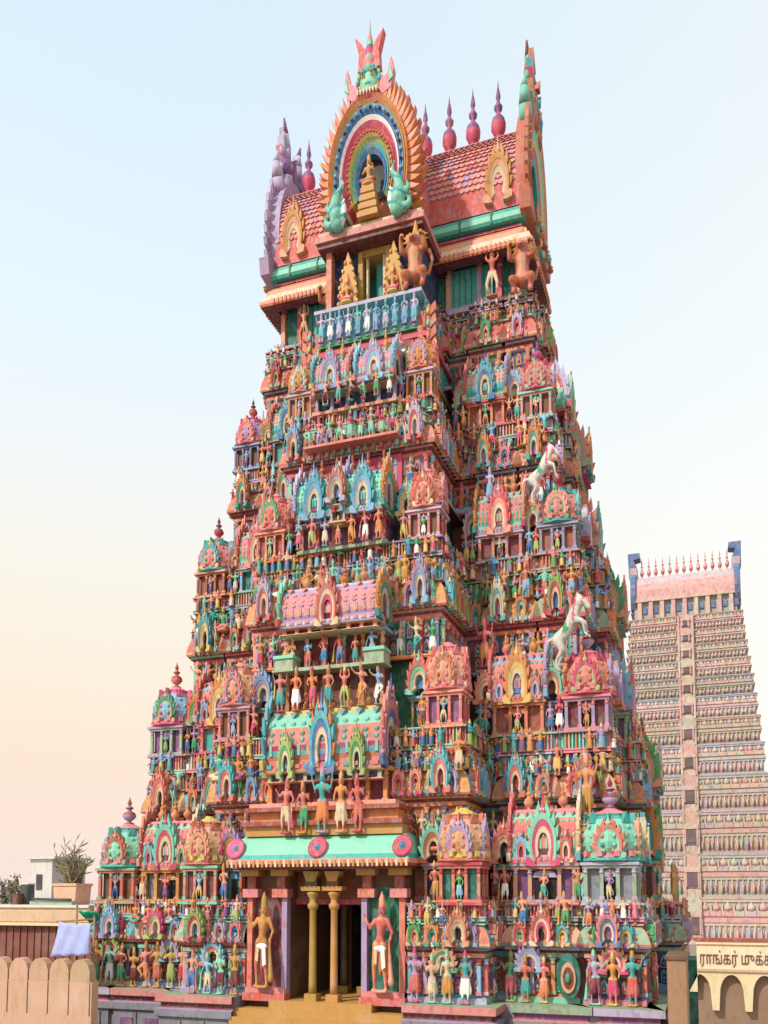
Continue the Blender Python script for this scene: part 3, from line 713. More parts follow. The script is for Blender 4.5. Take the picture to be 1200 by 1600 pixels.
for k in range(40):
    x = -3.3+6.6*k/39; m.box(x-.04, x+.04, EY-.68, EY-.64, zc-.13, zc+.1, 'cream' if k % 2 else 'ochre')
can = tower_obj(m, 'door_canopy')
for x in (-3.1, .05, 3.1):
    mb = MB(); mb.lathe([(.34, 0), (.36, .05), (.25, .08), (.24, .06), (.12, .06), (.1, .12), (.01, .14)], 14, cols=['pink', 'rose', 'pink', 'rose', 'teal', 'blue'], M=Matrix.Rotation(PI/2-.45, 4, 'X'))
    o = mb.build('rosette', can, (x, EY-.42, zc+.52)); o.scale = (1, 1, 1.15)
# orange courses above the canopy and the floor behind the figures
m = MB()
for z0, z1, hw, y0, c in ((8.6, 8.95, 2.95, -1.6, 'ochre'), (8.95, 9.12, 3.0, -1.75, 'brick'), (9.12, 9.45, 2.8, -1.55, 'orange'), (9.45, 9.6, 2.9, -1.8, 'brick'), (9.6, 9.75, 2.75, -1.7, 'peach')):
    m.box(-hw, hw, y0, .5, z0, z1, c)
m.box(-2.3, 2.3, -1.0, .4, 9.75, 10.9, 'maroon'); 
for x in (-2.2, -1.55, -.9, .9, 1.55, 2.2): pilaster(m, x, -1.12, 9.75, 10.85, .14, pick(['salmon', 'orange', 'mint']), 'peach')
m.box(-2.45, 2.45, -1.25, .4, 10.82, 10.95, 'orange')
tower_obj(m, 'ledge_courses')
T(sala(TW, 0, -.75, 10.5, 4.4, 1.5, .35, 2.3, ('salmon','mint','aqua','yellow'), nfin=5, st=0, archk=.19, archcols=('aqua','blue'), name='entrance_roof', fh=.40, small=False, leafc='orange'))
for x in (-1.35, 1.35):
    T(arch(TW, x, -1.6, 10.6, .50, 1.35, .2, 0, ('lime','green'), name='horseshoe_arch', leafc='lime', crest='lime'))

# flame strips up the corners of the projecting middle
for (z0, z1, X, Y) in ((25.7, 30.3, 2.62, 2.9),):
    for s in (-1, 1):
        m = MB(); n_ = int((z1-z0)/.5)
        m.box(-.07, .07, -.07, .07, 0, z1-z0, 'coral')
        for k in range(n_):
            zz = (z1-z0)*k/n_; m.prism([(s*.05, zz), (s*.34, zz+.25), (s*.30, zz+.6), (s*.12, zz+.42)], -.09, .05, 'salmon' if k % 2 else 'coral'); m.ball((0, -.1, zz+.2), .09, pick(['orange', 'peach', 'yellow', 'mint']), 6, (1, .8, 1.7))
        T(m.build('flame_strip', TW, (s*X, Y, z0)))
# ---- upper bays
def bay_wall(z0, z1, hw, y0, y1, core, pc, n):
    m = MB(); m.box(-hw+.1, hw-.1, y0+.25, y1, z0, z1, core)
    m.box(-hw-.08, hw+.08, y0, y1, z0, z0+.12, pick(SLAB)); m.box(-hw-.08, hw+.08, y0-.03, y1, z1-.14, z1, pick(SLAB))
    for k in range(n):
        x = -hw+.1+(2*hw-.2)*k/(n-1); pilaster(m, x, y0+.12, z0+.12, z1-.14, .13, pc, pick(PILS))
    return tower_obj(m, 'bay_wall')
# storey 2 bay
bay_wall(13.1, 16.1, 1.95, -.6, 2.2, 'maroon', 'salmon', 6)
T(sala(TW, 0, -.45, 15.95, 3.75, 1.3, .25, 1.6, ('pink','lilac','peach','lavender'), nfin=4, st=0, archk=.20, archcols=('coral','cream'), name='bay_roof', fh=.6, small=False))
for s, cx in ((-1, -1.75), (1, 1.75)):
    m = MB(); m.box(-.42, .42, -.2, .6, 0, .08, 'sage'); m.box(-.36, .36, -.1, .6, .08, .5, 'sage'); m.box(-.4, .4, -.16, .6, .5, .62, 'mint')
    T(m.build('side_porch', TW, (cx, -1.0, 14.6)))
# storey 3 bay
bay_wall(19.45, 20.75, 1.75, .1, 3, 'purple', 'coral', 6)
for s, x in ((-1, -.98), (1, .98)):
    T(sala(TW, x, .45, 20.45, 1.5, 1.2, .2, 1.7, ('mint','aqua','teal','lavender'), nfin=0, st=0, archk=.5, archcols=('aqua','sky'), name='bay_roof'))
T(panjara(TW, 0, -.05, 20.3, .62, .7, 1.3, c='peach'))
for k in range(5):
    T(finial(TW, -1.3+.65*k, 1.25, 22.15, .44, 1.75, 'orange', 'brick', name='pot_finial'))
m = MB(); m.box(-1.9, 1.9, 1.6, 4, 22.0, 24.0, 'rose'); m.box(-2.0, 2.0, 1.5, 4, 23.6, 24.0, 'maroon'); tower_obj(m, 'bay_wall')
m = MB(); m.box(-1.9, 1.9, 2.7, 5, 25.6, 28.9, 'maroon'); m.box(-2.45, 2.45, 3.0, 7, 25.4, 30.2, 'coral')
for x in (-2.3, 2.3): pilaster(m, x, 2.9, 25.7, 29.4, .2, 'orange', 'salmon')
for k in range(6): m.box(2.45, 2.55, 3.1+.5*k, 3.3+.5*k, 25.7, 29.2, pick(['salmon', 'orange', 'teal', 'ochre']))
m.box(-2.55, 2.6, 2.85, 7, 27.6, 27.75, 'salmon'); m.box(-2.6, 2.65, 2.8, 7, 29.0, 29.2, 'rose')
tower_obj(m, 'bay_wall')
bay_wall(25.65, 26.6, 1.75, 1.4, 4, 'navy', 'lilac', 6)
for s, x in ((-1, -.92), (1, .92)):
    T(sala(TW, x, 1.7, 26.35, 1.45, 1.1, .15, 1.4, ('pink','lilac','mint','lavender'), nfin=2, st=0, archk=.45, archcols=('lilac','sky'), name='bay_roof', fh=.8))
# blue balcony with its row of figures
m = MB(); BY = 2.75
m.box(-2.1, 2.1, BY+.3, 6.5, 28.6, 29.5, 'dgreen')
pr = [(.3, 29.3), (-.1, 29.42), (-.12, 29.55), (.02, 29.6), (.05, 30.7), (-.22, 30.9), (-.22, 31.05), (.3, 31.08)]
cc = ['dgreen', 'green', 'sage', 'sky', 'aqua', 'lavender', 'mint']
path = [(2.15, BY+.25), (2.15, 6.2)]
pth = [(-2.15, 6.2), (-2.15, BY+.2), (2.15, BY+.2), (2.15, 6.2)]
sweep(m, pth, [(-.3+0*y-y, z) if False else (-y+.0, z) for y, z in pr], cc, False)
m.box(-2.2, 2.2, BY+.2, 6.4, 30.9, 31.06, 'lavender')
bal = tower_obj(m, 'blue_balcony')
for k in range(11):
    x = -2.05+4.1*k/10; statue(bal, x, BY+.02, 29.62, 1.35, pick(['stand', 'pray', 'hip', 'four']), (pick(['aqua', 'sky', 'mint', 'lavender', 'teal']), pick(['sky', 'lavender', 'white', 'aqua']), pick(['mint', 'aqua', 'lilac'])), name='balcony_figure')
for k in range(6):
    y = BY+.6+.5*k; statue(bal, 2.33, y, 29.62, 1.35, 'stand', (pick(['sky', 'aqua', 'lavender']), 'sky', 'mint'), rz=PI/2, name='balcony_figure')
# top storey: walls, opening, gold arches
m = MB()
m.box(-5.7, 5.7, 6.5, 9.5, 32.0, 34.3, 'dgreen')
for x in (-5.6, -4.75, -3.3, -2.5, 2.5, 3.9, 4.8, 5.6): pilaster(m, x, 6.42, 32.1, 34.2, .2, pick(['lilac', 'peach', 'salmon', 'rose']), 'pink')
for s in (-1, 1):
    m.box(min(s*2.6, s*4.5), max(s*2.6, s*4.5), 6.38, 6.5, 32.2, 34.1, 'teal')
    for k in range(7): m.box(s*(2.75+.27*k)-.02, s*(2.75+.27*k)+.02, 6.34, 6.38, 32.3, 34.0, 'dgreen')
m.box(-5.9, 5.9, 6.1, 9.9, 31.95, 32.15, 'lavender'); m.box(-5.8, 5.8, 6.2, 9.8, 32.15, 32.3, 'lilac')
tower_obj(m, 'top_storey_wall')
m = MB()   # bay of the top storey
for s in (-1, 1):
    m.box(min(s*.75, s*2.0), max(s*.75, s*2.0), 3.9, 6.6, 31.05, 34.1, 'navy'); m.box(s*.62-.1, s*.62+.1, 3.6, 4.2, 31.05, 33.9, 'ochre'); m.box(s*.38-.05, s*.38+.05, 3.8, 4.0, 31.05, 33.9, 'cream')
    m.box(s*1.95-.12, s*1.95+.12, 3.3, 3.7, 31.05, 34.0, 'salmon')
m.box(-.75, .75, 5.0, 5.2, 31.05, 34.1, 'teal'); m.box(-.75, .75, 3.7, 5.2, 33.7, 34.1, 'ochre')
m.box(-.13, .13, 4.3, 4.6, 31.05, 33.7, 'teal')
m.box(-2.35, 2.35, 3.0, 6.6, 34.0, 34.22, 'maroon'); m.box(-2.42, 2.42, 2.9, 6.6, 34.22, 34.5, 'pink'); m.box(-2.3, 2.3, 3.0, 6.6, 34.5, 34.7, 'cream')
tower_obj(m, 'top_bay')
for x in (-1.05, 1.0):
    m = MB(); m.box(-.34, .34, -.15, .2, 0, .3, 'coral')
    m.prism([(-.36, .3), (.36, .3), (.40, 1.0), (.28, 1.7), (.16, 2.2), (0, 2.75), (-.16, 2.2), (-.28, 1.7), (-.40, 1.0)], 0, .16, 'gold')
    m.prism([(-.22, .3), (.22, .3), (.24, 1.0), (0, 1.75), (-.24, 1.0)], -.04, 0.02, 'coral')
    for s in (-1, 1):
        for k in range(6): m.ball((s*(.42-.012*k*k), -.02, .45+.36*k), .07, 'orange' if k % 2 else 'yellow', 6, (1, .7, 1.4))
    o = T(m.build('flame_niche', TW, (x, 3.25, 31.05)))
    statue(o, 0, -.10, .3, 1.25, 'seated', ('orange', 'rose', 'yellow'), name='niche_statue')

# eave, teal band and roof of the top
m = MB()
def rect(hx, y0, y1): return [(-hx, y0), (hx, y0), (hx, y1), (-hx, y1)]
rc = rect(5.75, 6.1, 9.9)
sweep(m, rc, [(0, 34.0), (.62, 33.95), (.66, 34.05), (.66, 34.2), (.6, 34.25), (.5, 34.55), (.42, 34.6), (.36, 34.85), (.1, 35.15), (0.02, 35.2)],
      ['maroon', 'orange', 'peach', 'ochre', 'cream', 'sage', 'peach', 'ochre', 'orange'])
for a, b, L, an in edges(rc):
    M0 = Matrix.Translation((a[0], a[1], 0)) @ Matrix.Rotation(an, 4, 'Z'); k = int(L/.2)
    for j in range(k): m.box(L*(j+.3)/k, L*(j+.7)/k, -.70, -.6, 33.98, 34.22, 'salmon' if j % 2 else 'ochre', M0)
sweep(m, rc, [(.02, 35.2), (.12, 35.2), (.12, 35.3), (.02, 35.32), (.02, 35.4), (.3, 35.42), (.36, 35.55), (.34, 35.8), (.2, 36.05), (.0, 36.1), (-.3, 36.15)],
      ['brick', 'rose', 'brick', 'brown', 'teal', 'teal', 'mint', 'teal', 'cream', 'yellow'])
for x in (-5.0, -3.6, 3.2, 4.6): m.box(x-.04, x+.04, 5.72, 5.9, 35.42, 36.0, 'dgreen')
tower_obj(m, 'top_eave')
RB = {}
def roofmat():
    """fish-scale painted roof"""
    m = paint('roof_scales', (.68, .25, .24)); n = m.node_tree.nodes; l = m.node_tree.links; b = n['Principled BSDF']
    return m
roofmat()
m = MB(); n = 16; RP = []
for k in range(n+1):
    a = PI*k/n; c = math.cos(a); RP.append((8.0-2.05*(abs(c)**.75)*(1 if c > 0 else -1)*(1+.06*math.sin(2*a)*(1 if c > 0 else -1)), 36.15+4.55*math.sin(a)**.85))
for k in range(n):
    (y0, z0), (y1, z1) = RP[k], RP[k+1]
    c = 'coral' if k in (0, n-1) else 'roof_scales'
    if k in (7, 8): c = 'sage'
    m.add([(-5.85, y0, z0), (5.85, y0, z0), (5.85, y1, z1), (-5.85, y1, z1)], [(0,1,2,3)], c)
rf = tower_obj(m, 'vaulted_roof')
# scales: rows of small overlapping plates, front side
m = MB(); cnt = 0
for k in range(1, 8):
    (y0, z0), (y1, z1) = RP[k], RP[k+1]
    for r_ in range(3):
        f0 = r_/3; f1 = (r_+1)/3; ya = y0+(y1-y0)*f0; za = z0+(z1-z0)*f0; yb = y0+(y1-y0)*f1; zb = z0+(z1-z0)*f1
        d = Vector((0, yb-ya, zb-za)); nn = Vector((0, -d.z, d.y)).normalized()*.05
        for j in range(46):
            x = -5.75+.25*(j+(.5 if r_ % 2 else 0)); 
            if x > 5.75: continue
            p = [(x-.12, yb, zb), (x+.12, yb, zb), (x+.12, ya+nn.y, za+nn.z+d.z*.25), (x, ya+nn.y, za+nn.z-d.z*.05), (x-.12, ya+nn.y, za+nn.z+d.z*.25)]
            c = 'sage' if k == 7 and j % 3 else pick(['roof_scales']*5+['pink', 'peach', 'coral', 'lilac'])
            m.add(p, [(0,4,3,2,1)], c)
o = m.build('roof_scales', rf); tag(o, kind='stuff')
m = MB()
for j in range(24):
    x = -5.7+11.4*j/23; m.lathe([(.21, -.3), (.26, .1), (.2, .25), (.2, .38), (.05, .55)], 8, x, 7.85, 40.6, c=pick(['mint', 'sage', 'pink', 'peach', 'mint']))
m.box(-5.85, 5.85, 7.7, 8.3, 40.5, 40.72, 'sage'); m.build('ridge', rf)
for x in (-5.1, -3.9, -2.7, -1.5, -.25, .98, 2.16, 3.3, 4.5):
    o = finial(TW, x, 8, 40.9, .68, 3.3, 'rose', 'purple', name='ridge_finial'); T(o)
for x in (4.9, -4.9):
    T(arch(TW, x, 6.1, 36.4, 1.0, 2.3, .35, 0, ('orange','peach')))
# small kneeling beasts on the ridge finials' left: none
# gable ends with horns
def gable(sg):
    cols = ['lilac', 'pink', 'mint', 'coral', 'yellow', 'teal'] if sg < 0 else ['coral', 'orange', 'mint', 'yellow', 'rose', 'teal']
    mb = arch_mb(4.2, 6.3, .45, cols, 'maroon', 31, 'lavender' if sg < 0 else 'salmon', 'lilac' if sg < 0 else 'coral', 30, crestk=.55, leafd=.45, leafw=.93)
    # back plate
    pts = [(x*2.1, 2.41+(z-.62)*3.89) for x, z in horseshoe(26)]
    mb.prism(pts, 0.0, .25, cols[0])
    for s in (-1, 1):   # tall horn prongs
        hp = [(s*.45, 5.4), (s*.75, 6.4), (s*.78, 7.2), (s*.6, 8.0), (s*.72, 8.7), (s*.95, 9.4)]; hr_ = [.40, .38, .30, .22, .14, .04]
        cols_ = ['coral', 'salmon', 'coral', 'salmon', 'maroon'] if sg > 0 else ['lilac', 'purple', 'lilac', 'lavender', 'purple']
        for q_ in range(5): mb.tube((hp[q_][0], -.12, hp[q_][1]), (hp[q_+1][0], -.12, hp[q_+1][1]), hr_[q_], hr_[q_+1], cols_[q_], 8)
        for q_ in range(4): mb.ball((hp[q_][0]+s*.3, -.15, hp[q_][1]+.4), .17, 'mint' if sg > 0 else 'lavender', 6, (1, .8, 1.8))
        for q_ in range(5):
            zz = 5.8+.62*q_; xx = .55+.12*math.sin(q_)
            mb.prism([(s*(xx-.1), zz-.1), (s*(xx+.35), zz), (s*(xx+.75-.08*q_), zz+.75), (s*(xx+.2), zz+.4)], -.42, -.08, ['mint', 'peach', 'rose', 'aqua', 'coral'][q_] if sg > 0 else ['lavender', 'lilac', 'pink', 'lavender', 'lilac'][q_])
        hp = [(s*1.2, 5.0), (s*1.65, 5.7), (s*1.75, 6.4), (s*1.6, 7.1)]; hr_ = [.32, .27, .18, .04]
        for q_ in range(3): mb.tube((hp[q_][0], -.12, hp[q_][1]), (hp[q_+1][0], -.12, hp[q_+1][1]), hr_[q_], hr_[q_+1], 'mint' if sg > 0 else 'lavender', 8)
        mb.ball((s*.5, -.35, 6.5), .28, 'aqua', 8, (1, .8, 1.4))
    mb.prism([(-.35, 6.0), (.35, 6.0), (.22, 6.8), (.1, 7.4), (0, 7.9), (-.1, 7.4), (-.22, 6.8)], -.3, .1, 'purple' if sg < 0 else 'salmon')
    o = mb.build('gable_end', TW, (sg*5.9, 8, 35.4)); o.rotation_euler.z = sg*PI/2; T(o)
    for k in range(22):
        a = math.radians(-20+220*k/21); mb_ = None
    for k in range(5):
        statue(o, -1.6+.8*k, -.6, 0, .9, 'seated', name='gable_figure')
gable(-1); gable(1)

# great horseshoe arch on the front of the roof
MK = arch_mb(3.55, 5.6, 1.0, ['orange', 'ochre', 'sky', 'blue', 'white', 'rose', 'coral', 'yellow', 'lime', 'aqua', 'blue'], 'dark', 41, 'peach', 'mint', 36, crestk=.02, hole=.33, feet=False, leafd=.5)
for k in range(30):      # beads on the rings
    a = math.radians(-30+240*k/29)
    MK.ball((math.cos(a)*1.47, -.92, 2.14+math.sin(a)*2.87), .075, 'sky' if k % 2 else 'navy', 6)
    MK.ball((math.cos(a)*.98, -.78, 2.14+math.sin(a)*1.90), .065, 'coral' if k % 2 else 'rose', 6)
for k in range(25):      # outer back fringe
    a = math.radians(-24+228*k/24); t = Vector((math.cos(a), math.sin(a))); tn = Vector((-t.y, t.x))*(1 if a < PI/2 else -1)
    def Q(r, s_): p = t*r+tn*s_; return (p.x*1.85, 2.14+p.y*3.4)
    MK.prism([Q(.9, -.07), Q(1.12, -.08), Q(1.2, -.02), Q(1.33, .1), Q(1.18, .08), Q(.9, .07)], -.5, -.2, 'coral' if k % 2 else 'orange')
MK.prism([(x*1.78, 2.14+(z-.62)*3.46) for x, z in horseshoe(26)], 0, 2.6, 'orange', side='salmon')
mk = MK.build('great_arch', TW, (0, 3.75, 34.7)); T(mk)
def makara_mesh():
    P = [('t', [(0,0,.1), (.15,0,.8), (.1,0,1.4), (-.1,0,1.8)], [.42,.40,.30,.14]), ('t', [(.15,0,.9), (.5,0,.8), (.72,0,1.05), (.62,0,1.35)], [.28,.18,.12,.06]),
         ('t', [(0,0,.15), (.45,0,.05), (.75,0,.2), (.8,0,.5), (.6,0,.55)], [.35,.24,.17,.11,.06]), ('t', [(-.1,0,1.6), (-.3,0,2.1), (-.15,0,2.5)], [.16,.12,.04]),
         ('b', (.2,-.25,1.0), .14), ('t', [(-.1,0,.1), (-.4,0,.5), (-.42,0,1.2)], [.3,.22,.1]), ('b', (.05,-.2,.45), .3)]
    me = blob_body(P, .06, 1500); me.materials.clear()
    for c in ('mint', 'teal', 'white'): me.materials.append(paint(c))
    for f in me.polygons:
        c = f.center; f.use_smooth = True; f.material_index = 1 if (math.sin(c.z*9+c.x*4) > .72) else (2 if c.x < -.33 else 0)
    return me
kme = makara_mesh()
for s in (-1, 1):
    obj('makara', kme, mk, (s*1.32, -1.0, -.05), 0, (s*.70, .7, .88))

# gold seated deity in the dark of the arch
m = MB()
for k, (w_, z_) in enumerate(((.46, .0), (.41, .35), (.36, .7), (.30, 1.05))): m.box(-w_, w_, -.25, .3, z_, z_+.22, 'ochre'); m.box(-w_*.85, w_*.85, -.2, .3, z_+.22, z_+.36, 'gold')
o = m.build('altar_steps', mk, (0, -.75, .1))
statue(mk, 0, -.78, 1.5, 1.5, 'seated', ('ochre', 'brick', 'gold'), name='arch_deity')
# crest: lion face, horns and spire
m = MB()
m.ball((0, -.3, .6), .46, 'mint', 12, (.95, .7, 1.5)); m.ball((0, -.52, .45), .13, 'teal', 8, (1.5, .8, .8)); m.ball((0, -.45, -.05), .3, 'rose', 8, (1.3, .6, .8))
for k in range(7): m.prism([(-.42+.14*k-.06, .12), (-.42+.14*k+.06, .12), (-.42+.14*k, -.14)], -.7, -.6, 'cream')
for k in range(9):
    a = PI*k/8; m.ball((math.cos(a)*.48, -.42, .72+math.sin(a)*.62), .1, ['aqua', 'lime', 'teal'][k % 3], 6, (1, .8, 1.4))
for s in (-1, 1):
    m.ball((s*.2, -.58, .82), .10, 'cream', 8); m.ball((s*.2, -.66, .82), .05, 'maroon', 6); m.ball((s*.22, -.56, 1.0), .13, 'teal', 6, (1.3, .6, .6))
    m.prism([(s*.45, -.2), (s*1.0, .1), (s*1.12, .9), (s*1.0, 1.5), (s*.85, .8), (s*.5, .5)], -.45, -.15, 'pink')
    m.prism([(s*.9, .3), (s*1.1, .5), (s*1.0, 1.0)], -.5, -.4, 'mint')
    m.prism([(s*.15, 1.3), (s*.5, 1.2), (s*.45, 2.0), (s*.66, 2.9), (s*.36, 2.5), (s*.14, 2.1)], -.45, -.1, 'coral')
    m.prism([(s*.3, -.5), (s*.6, -.4), (s*.5, .1), (s*.25, .0)], -.55, -.1, 'magenta')
m.lathe([(.3, 1.0), (.22, 1.4), (.3, 1.6), (.2, 1.9), (.24, 2.1), (.12, 2.4), (.15, 2.55), (.06, 2.9), (.01, 3.7)], 8, 0, -.3, 0, cols=['mint', 'pink', 'sage', 'rose', 'purple'])
o = m.build('lion_crest', mk, (0, -.372, 5.65)); tag(o, 'green lion face crest with red horns and a spire')

# ---- shrine rows storey by storey
ROW = [ # per tier (front): floor z, body height, roof height, plane y, inner y, positions
 dict(z=6.2, hb=1.40, hr=1.85, y=.75, yi=-.80, W=10.45, kx=4.88, kw=1.45, cw=1.75, sx=7.38, sw=2.2, nx=(5.98, 8.72, 3.85), dk='peach', dc='mint', ds=('salmon','mint','pink','pink'), ac=('mint','rose')),
 dict(z=12.3, hb=1.30, hr=1.85, y=2.65, yi=.10, W=9.50, kx=4.11, kw=1.35, cw=1.6, sx=6.19, sw=1.95, nx=(4.98, 7.4, 3.1), dk='peach', dc='salmon', ds=('salmon','sky','coral','pink'), ac=('orange','yellow')),
 dict(z=19.5, hb=1.15, hr=1.75, y=4.05, yi=.98, W=8.30, kx=3.13, kw=1.25, cw=1.45, sx=5.29, sw=1.8, nx=(4.15, 6.55, 2.35), dk='salmon', dc='peach', ds=('pink','mint','salmon','lavender'), ac=('coral','peach')),
 dict(z=25.7, hb=1.20, hr=1.60, y=5.3, yi=2.25, W=7.25, kx=2.55, kw=1.1, cw=1.3, sx=4.5, sw=1.6, nx=(3.45, 5.65, 2.0), dk='orange', dc='pink', ds=('peach','teal','aqua','sage'), ac=('aqua','blue'))]
for i, r in enumerate(ROW):
    z, hb, hr = r['z'], r['hb'], r['hr']
    for s in (-1, 1):
        T(kuta(TW, s*(r['W']-r['cw']*.52), r['y'], z, r['cw'], hb, hr, ('mint' if i == 0 else ('sky' if s < 0 else r['dc'])) if i < 2 else ('pink' if i == 2 else ('lilac' if s < 0 else 'pink')), 'pink', 'teal' if i % 2 == 0 else 'rose', name='corner_shrine'))
        T(sala(TW, s*r['sx'], r['y'], z, r['sw'], 1.15, hb, hr, r['ds'], nfin=3, st=1, archcols=r['ac'], name='oblong_shrine'))
        T(kuta(TW, s*r['kx'], r['yi'], z, r['kw'], hb, hr*1.0, r['dk'], 'pink' if i != 0 else 'yellow', 'coral', name='inner_shrine', pc='salmon' if i != 3 else 'orange', fin=False))
        for j, nx in enumerate(r['nx']):
            yy = r['y']+.1 if j < 2 else r['yi']+.25
            if j == 2 and i > 2: continue
            T(panjara(TW, s*nx, yy, z, .78 if i < 2 else .66, hb*(1.0), hr*.72, c=pick(['lilac', 'lavender', 'teal', 'sky', 'rose'])))
        # statues in the gaps on the ledge
        xs = [r['sx']-r['sw']*.62, r['sx']+r['sw']*.62, r['W']-r['cw']*1.12, (r['kx']+r['nx'][0])/2+.25, r['kx']-r['kw']*.62]
        for x in xs:
            inner = x < r['kx']+.5
            st = statue(TW, s*(x+R.uniform(-.05, .05)), (r['yi'] if inner else r['y'])-.55, z+.1, hb*R.uniform(.85, 1.1)); T(st)
            if R.random() < .7 and not inner: st = statue(TW, s*(x+.1), r['y']-.1, z+hb*1.02, hr*.62, pick(POSES)); T(st)
        # second row of figures on the roofs' shoulders, against the dark wall behind
        nxt = TIERS[i+1]; zb = nxt['k0']-1.75
        x = nxt['K']+.55
        while x < nxt['W']-.2:
            hh = R.uniform(1.25, 1.6)
            if R.random() < .72: T(statue(TW, s*x, nxt['yo']-.02+(.1 if R.random() < .5 else 0)-.3, zb-.05 if i else zb, hh, pick(['stand', 'four', 'hip', 'atlas', 'dance', 'seated', 'guard'])))
            x += R.uniform(.5, .75)
        x = 2.3 if i < 3 else 9
        while x < nxt['K']-.1:
            T(statue(TW, s*x, nxt['yk']-.30, zb, R.uniform(1.25, 1.5), pick(['stand', 'four', 'hip', 'dance'])))
            x += R.uniform(.5, .65)
    # bigger arches on the axes of the cornice and figures standing out in front of the railing
    t0 = TIERS[i]
    for s in (-1, 1):
        for x, yy in ((r['sx'], t0['yo']-.40), (r['kx'], t0['yk']-.40), (r['W']-r['cw']*.55, t0['yo']-.40)):
            if i == 0 and False: continue
            T(arch(TW, s*x, yy, t0['k0']+.02, .62-.05*i, (t0['k1']-t0['k0'])*1.5, .3, 0))
        x = t0['K']+.45
        while x < t0['W']:
            if R.random() < .62:
                h_ = R.uniform(1.0, 1.5)*(1 if i else .85)
                T(statue(TW, s*x, t0['yo']-.36, t0['k1']-.1, h_, pick(['stand', 'four', 'hip', 'dance', 'seated', 'guard', 'atlas']), wf=.85))
            x += R.uniform(.55, .95)
        x = 3.3 if i == 0 else 2.5
        while x < t0['K']:
            if R.random() < .75:
                T(statue(TW, s*x, t0['yk']-.36, t0['k1']-.1, R.uniform(1.0, 1.5)*(1 if i else .85), pick(['stand', 'four', 'hip', 'seated', 'guard']), wf=.85))
            x += R.uniform(.5, .8)
    # ledge that carries the second row
    nxt = TIERS[i+1]; m = MB(); zb = nxt['k0']-1.78
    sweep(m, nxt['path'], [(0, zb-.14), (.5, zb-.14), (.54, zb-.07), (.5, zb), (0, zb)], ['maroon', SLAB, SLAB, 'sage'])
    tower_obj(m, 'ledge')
    # sides
    for s in (-1, 1):
        X = r['W']
        for k, yy in enumerate((r['y']+1.9, 2*YC-r['y']-1.9)):
            T(panjara(TW, s*(X-.5), yy, z, .9, hb, hr*.8, rz=s*PI/2))
            if k == 0:
                for q2 in range(2): T(statue(TW, s*(min(X, TIERS[i]['W'])-.12), r['y']+.95+q2*.75, z+.02, hb*1.05, rz=s*PI/2, name='side_statue'))
        T(kuta(TW, s*(X-r['cw']*.52), 2*YC-r['y'], z, r['cw'], hb, hr, name='corner_shrine', st=False))
        wS = 3.6-.35*i
        T(sala(TW, s*(X-.35), YC, z, wS*.8, 1.2, hb*1.2, hr*1.1, rz=s*PI/2, nfin=3, st=3, name='side_shrine'))
        hd_ = max(.8, min(3.2, (YC-TIERS[i]['yo'])*.5)); sb_ = (1.0, .8, .7, .5)[i]
        for q2 in range(4): T(statue(TW, s*(TIERS[i]['W']+sb_-.12), YC-hd_+.3+q2*(hd_*2-.6)/3, z+.02, hb*1.1, rz=s*PI/2, name='side_statue'))
        if i > 0:
            tt = TIERS[i]; T(sala(TW, s*(tt['W']+sb_+.08), YC, tt['k1']-.35, 2.7-.4*i, 1.1, .25, 1.7, rz=s*PI/2, nfin=3, st=0, name='side_gable', cols=('pink', 'mint', 'lilac', 'salmon'), fh=.85))
        # back
        T(sala(TW, s*r['sx'], 2*YC-r['y'], z, r['sw'], 1.15, hb, hr, r['ds'], rz=PI, nfin=1, st=0, name='oblong_shrine'))

# ground floor: figures between pilasters
xs = []; x = 3.35
while x < 10.4: xs.append(x); x += R.uniform(.50, .62)
for s in (-1, 1):
    for x in xs:
        yy = -1.50 if x < 5.5 else -.25
        if 7.9 < x < 8.5 and s > 0: continue
        T(statue(TW, s*x, yy, 3.02, R.uniform(1.45, 1.85), pick(['stand', 'guard', 'four', 'hip', 'dance', 'stand', 'four'])))
    for x in (4.3, 6.9, 9.6):
        T(arch(TW, s*x, -1.32 if x < 5 else -.08, 4.0, .8, .8, .2, 0))
m = MB(); m.prism([(math.cos(a)*.48, 1.0+math.sin(a)*.95) for a in [2*PI*k/20 for k in range(20)]], -.12, .05, 'dgreen')
m.prism([(math.cos(a)*.30, .95+math.sin(a)*.62) for a in [2*PI*k/20 for k in range(20)]], -.2, -.1, 'peach')
m.prism([(math.cos(a)*.20, .95+math.sin(a)*.44) for a in [2*PI*k/20 for k in range(20)]], -.24, -.18, 'maroon'); m.ball((0, -.26, .95), .12, 'green', 8, (1, .6, 1.8))
o_ = T(m.build('oval_medallion', TW, (8.2, -.2, 3.1))); o_.scale = (.8, 1, .8)
for k in range(8):
    for s in (-1, 1): T(statue(TW, s*(10.45+(1.25 if 2 <= k <= 5 else .3)), 1.2+k*1.6, 3.0, 1.6, rz=s*PI/2, name='side_statue'))
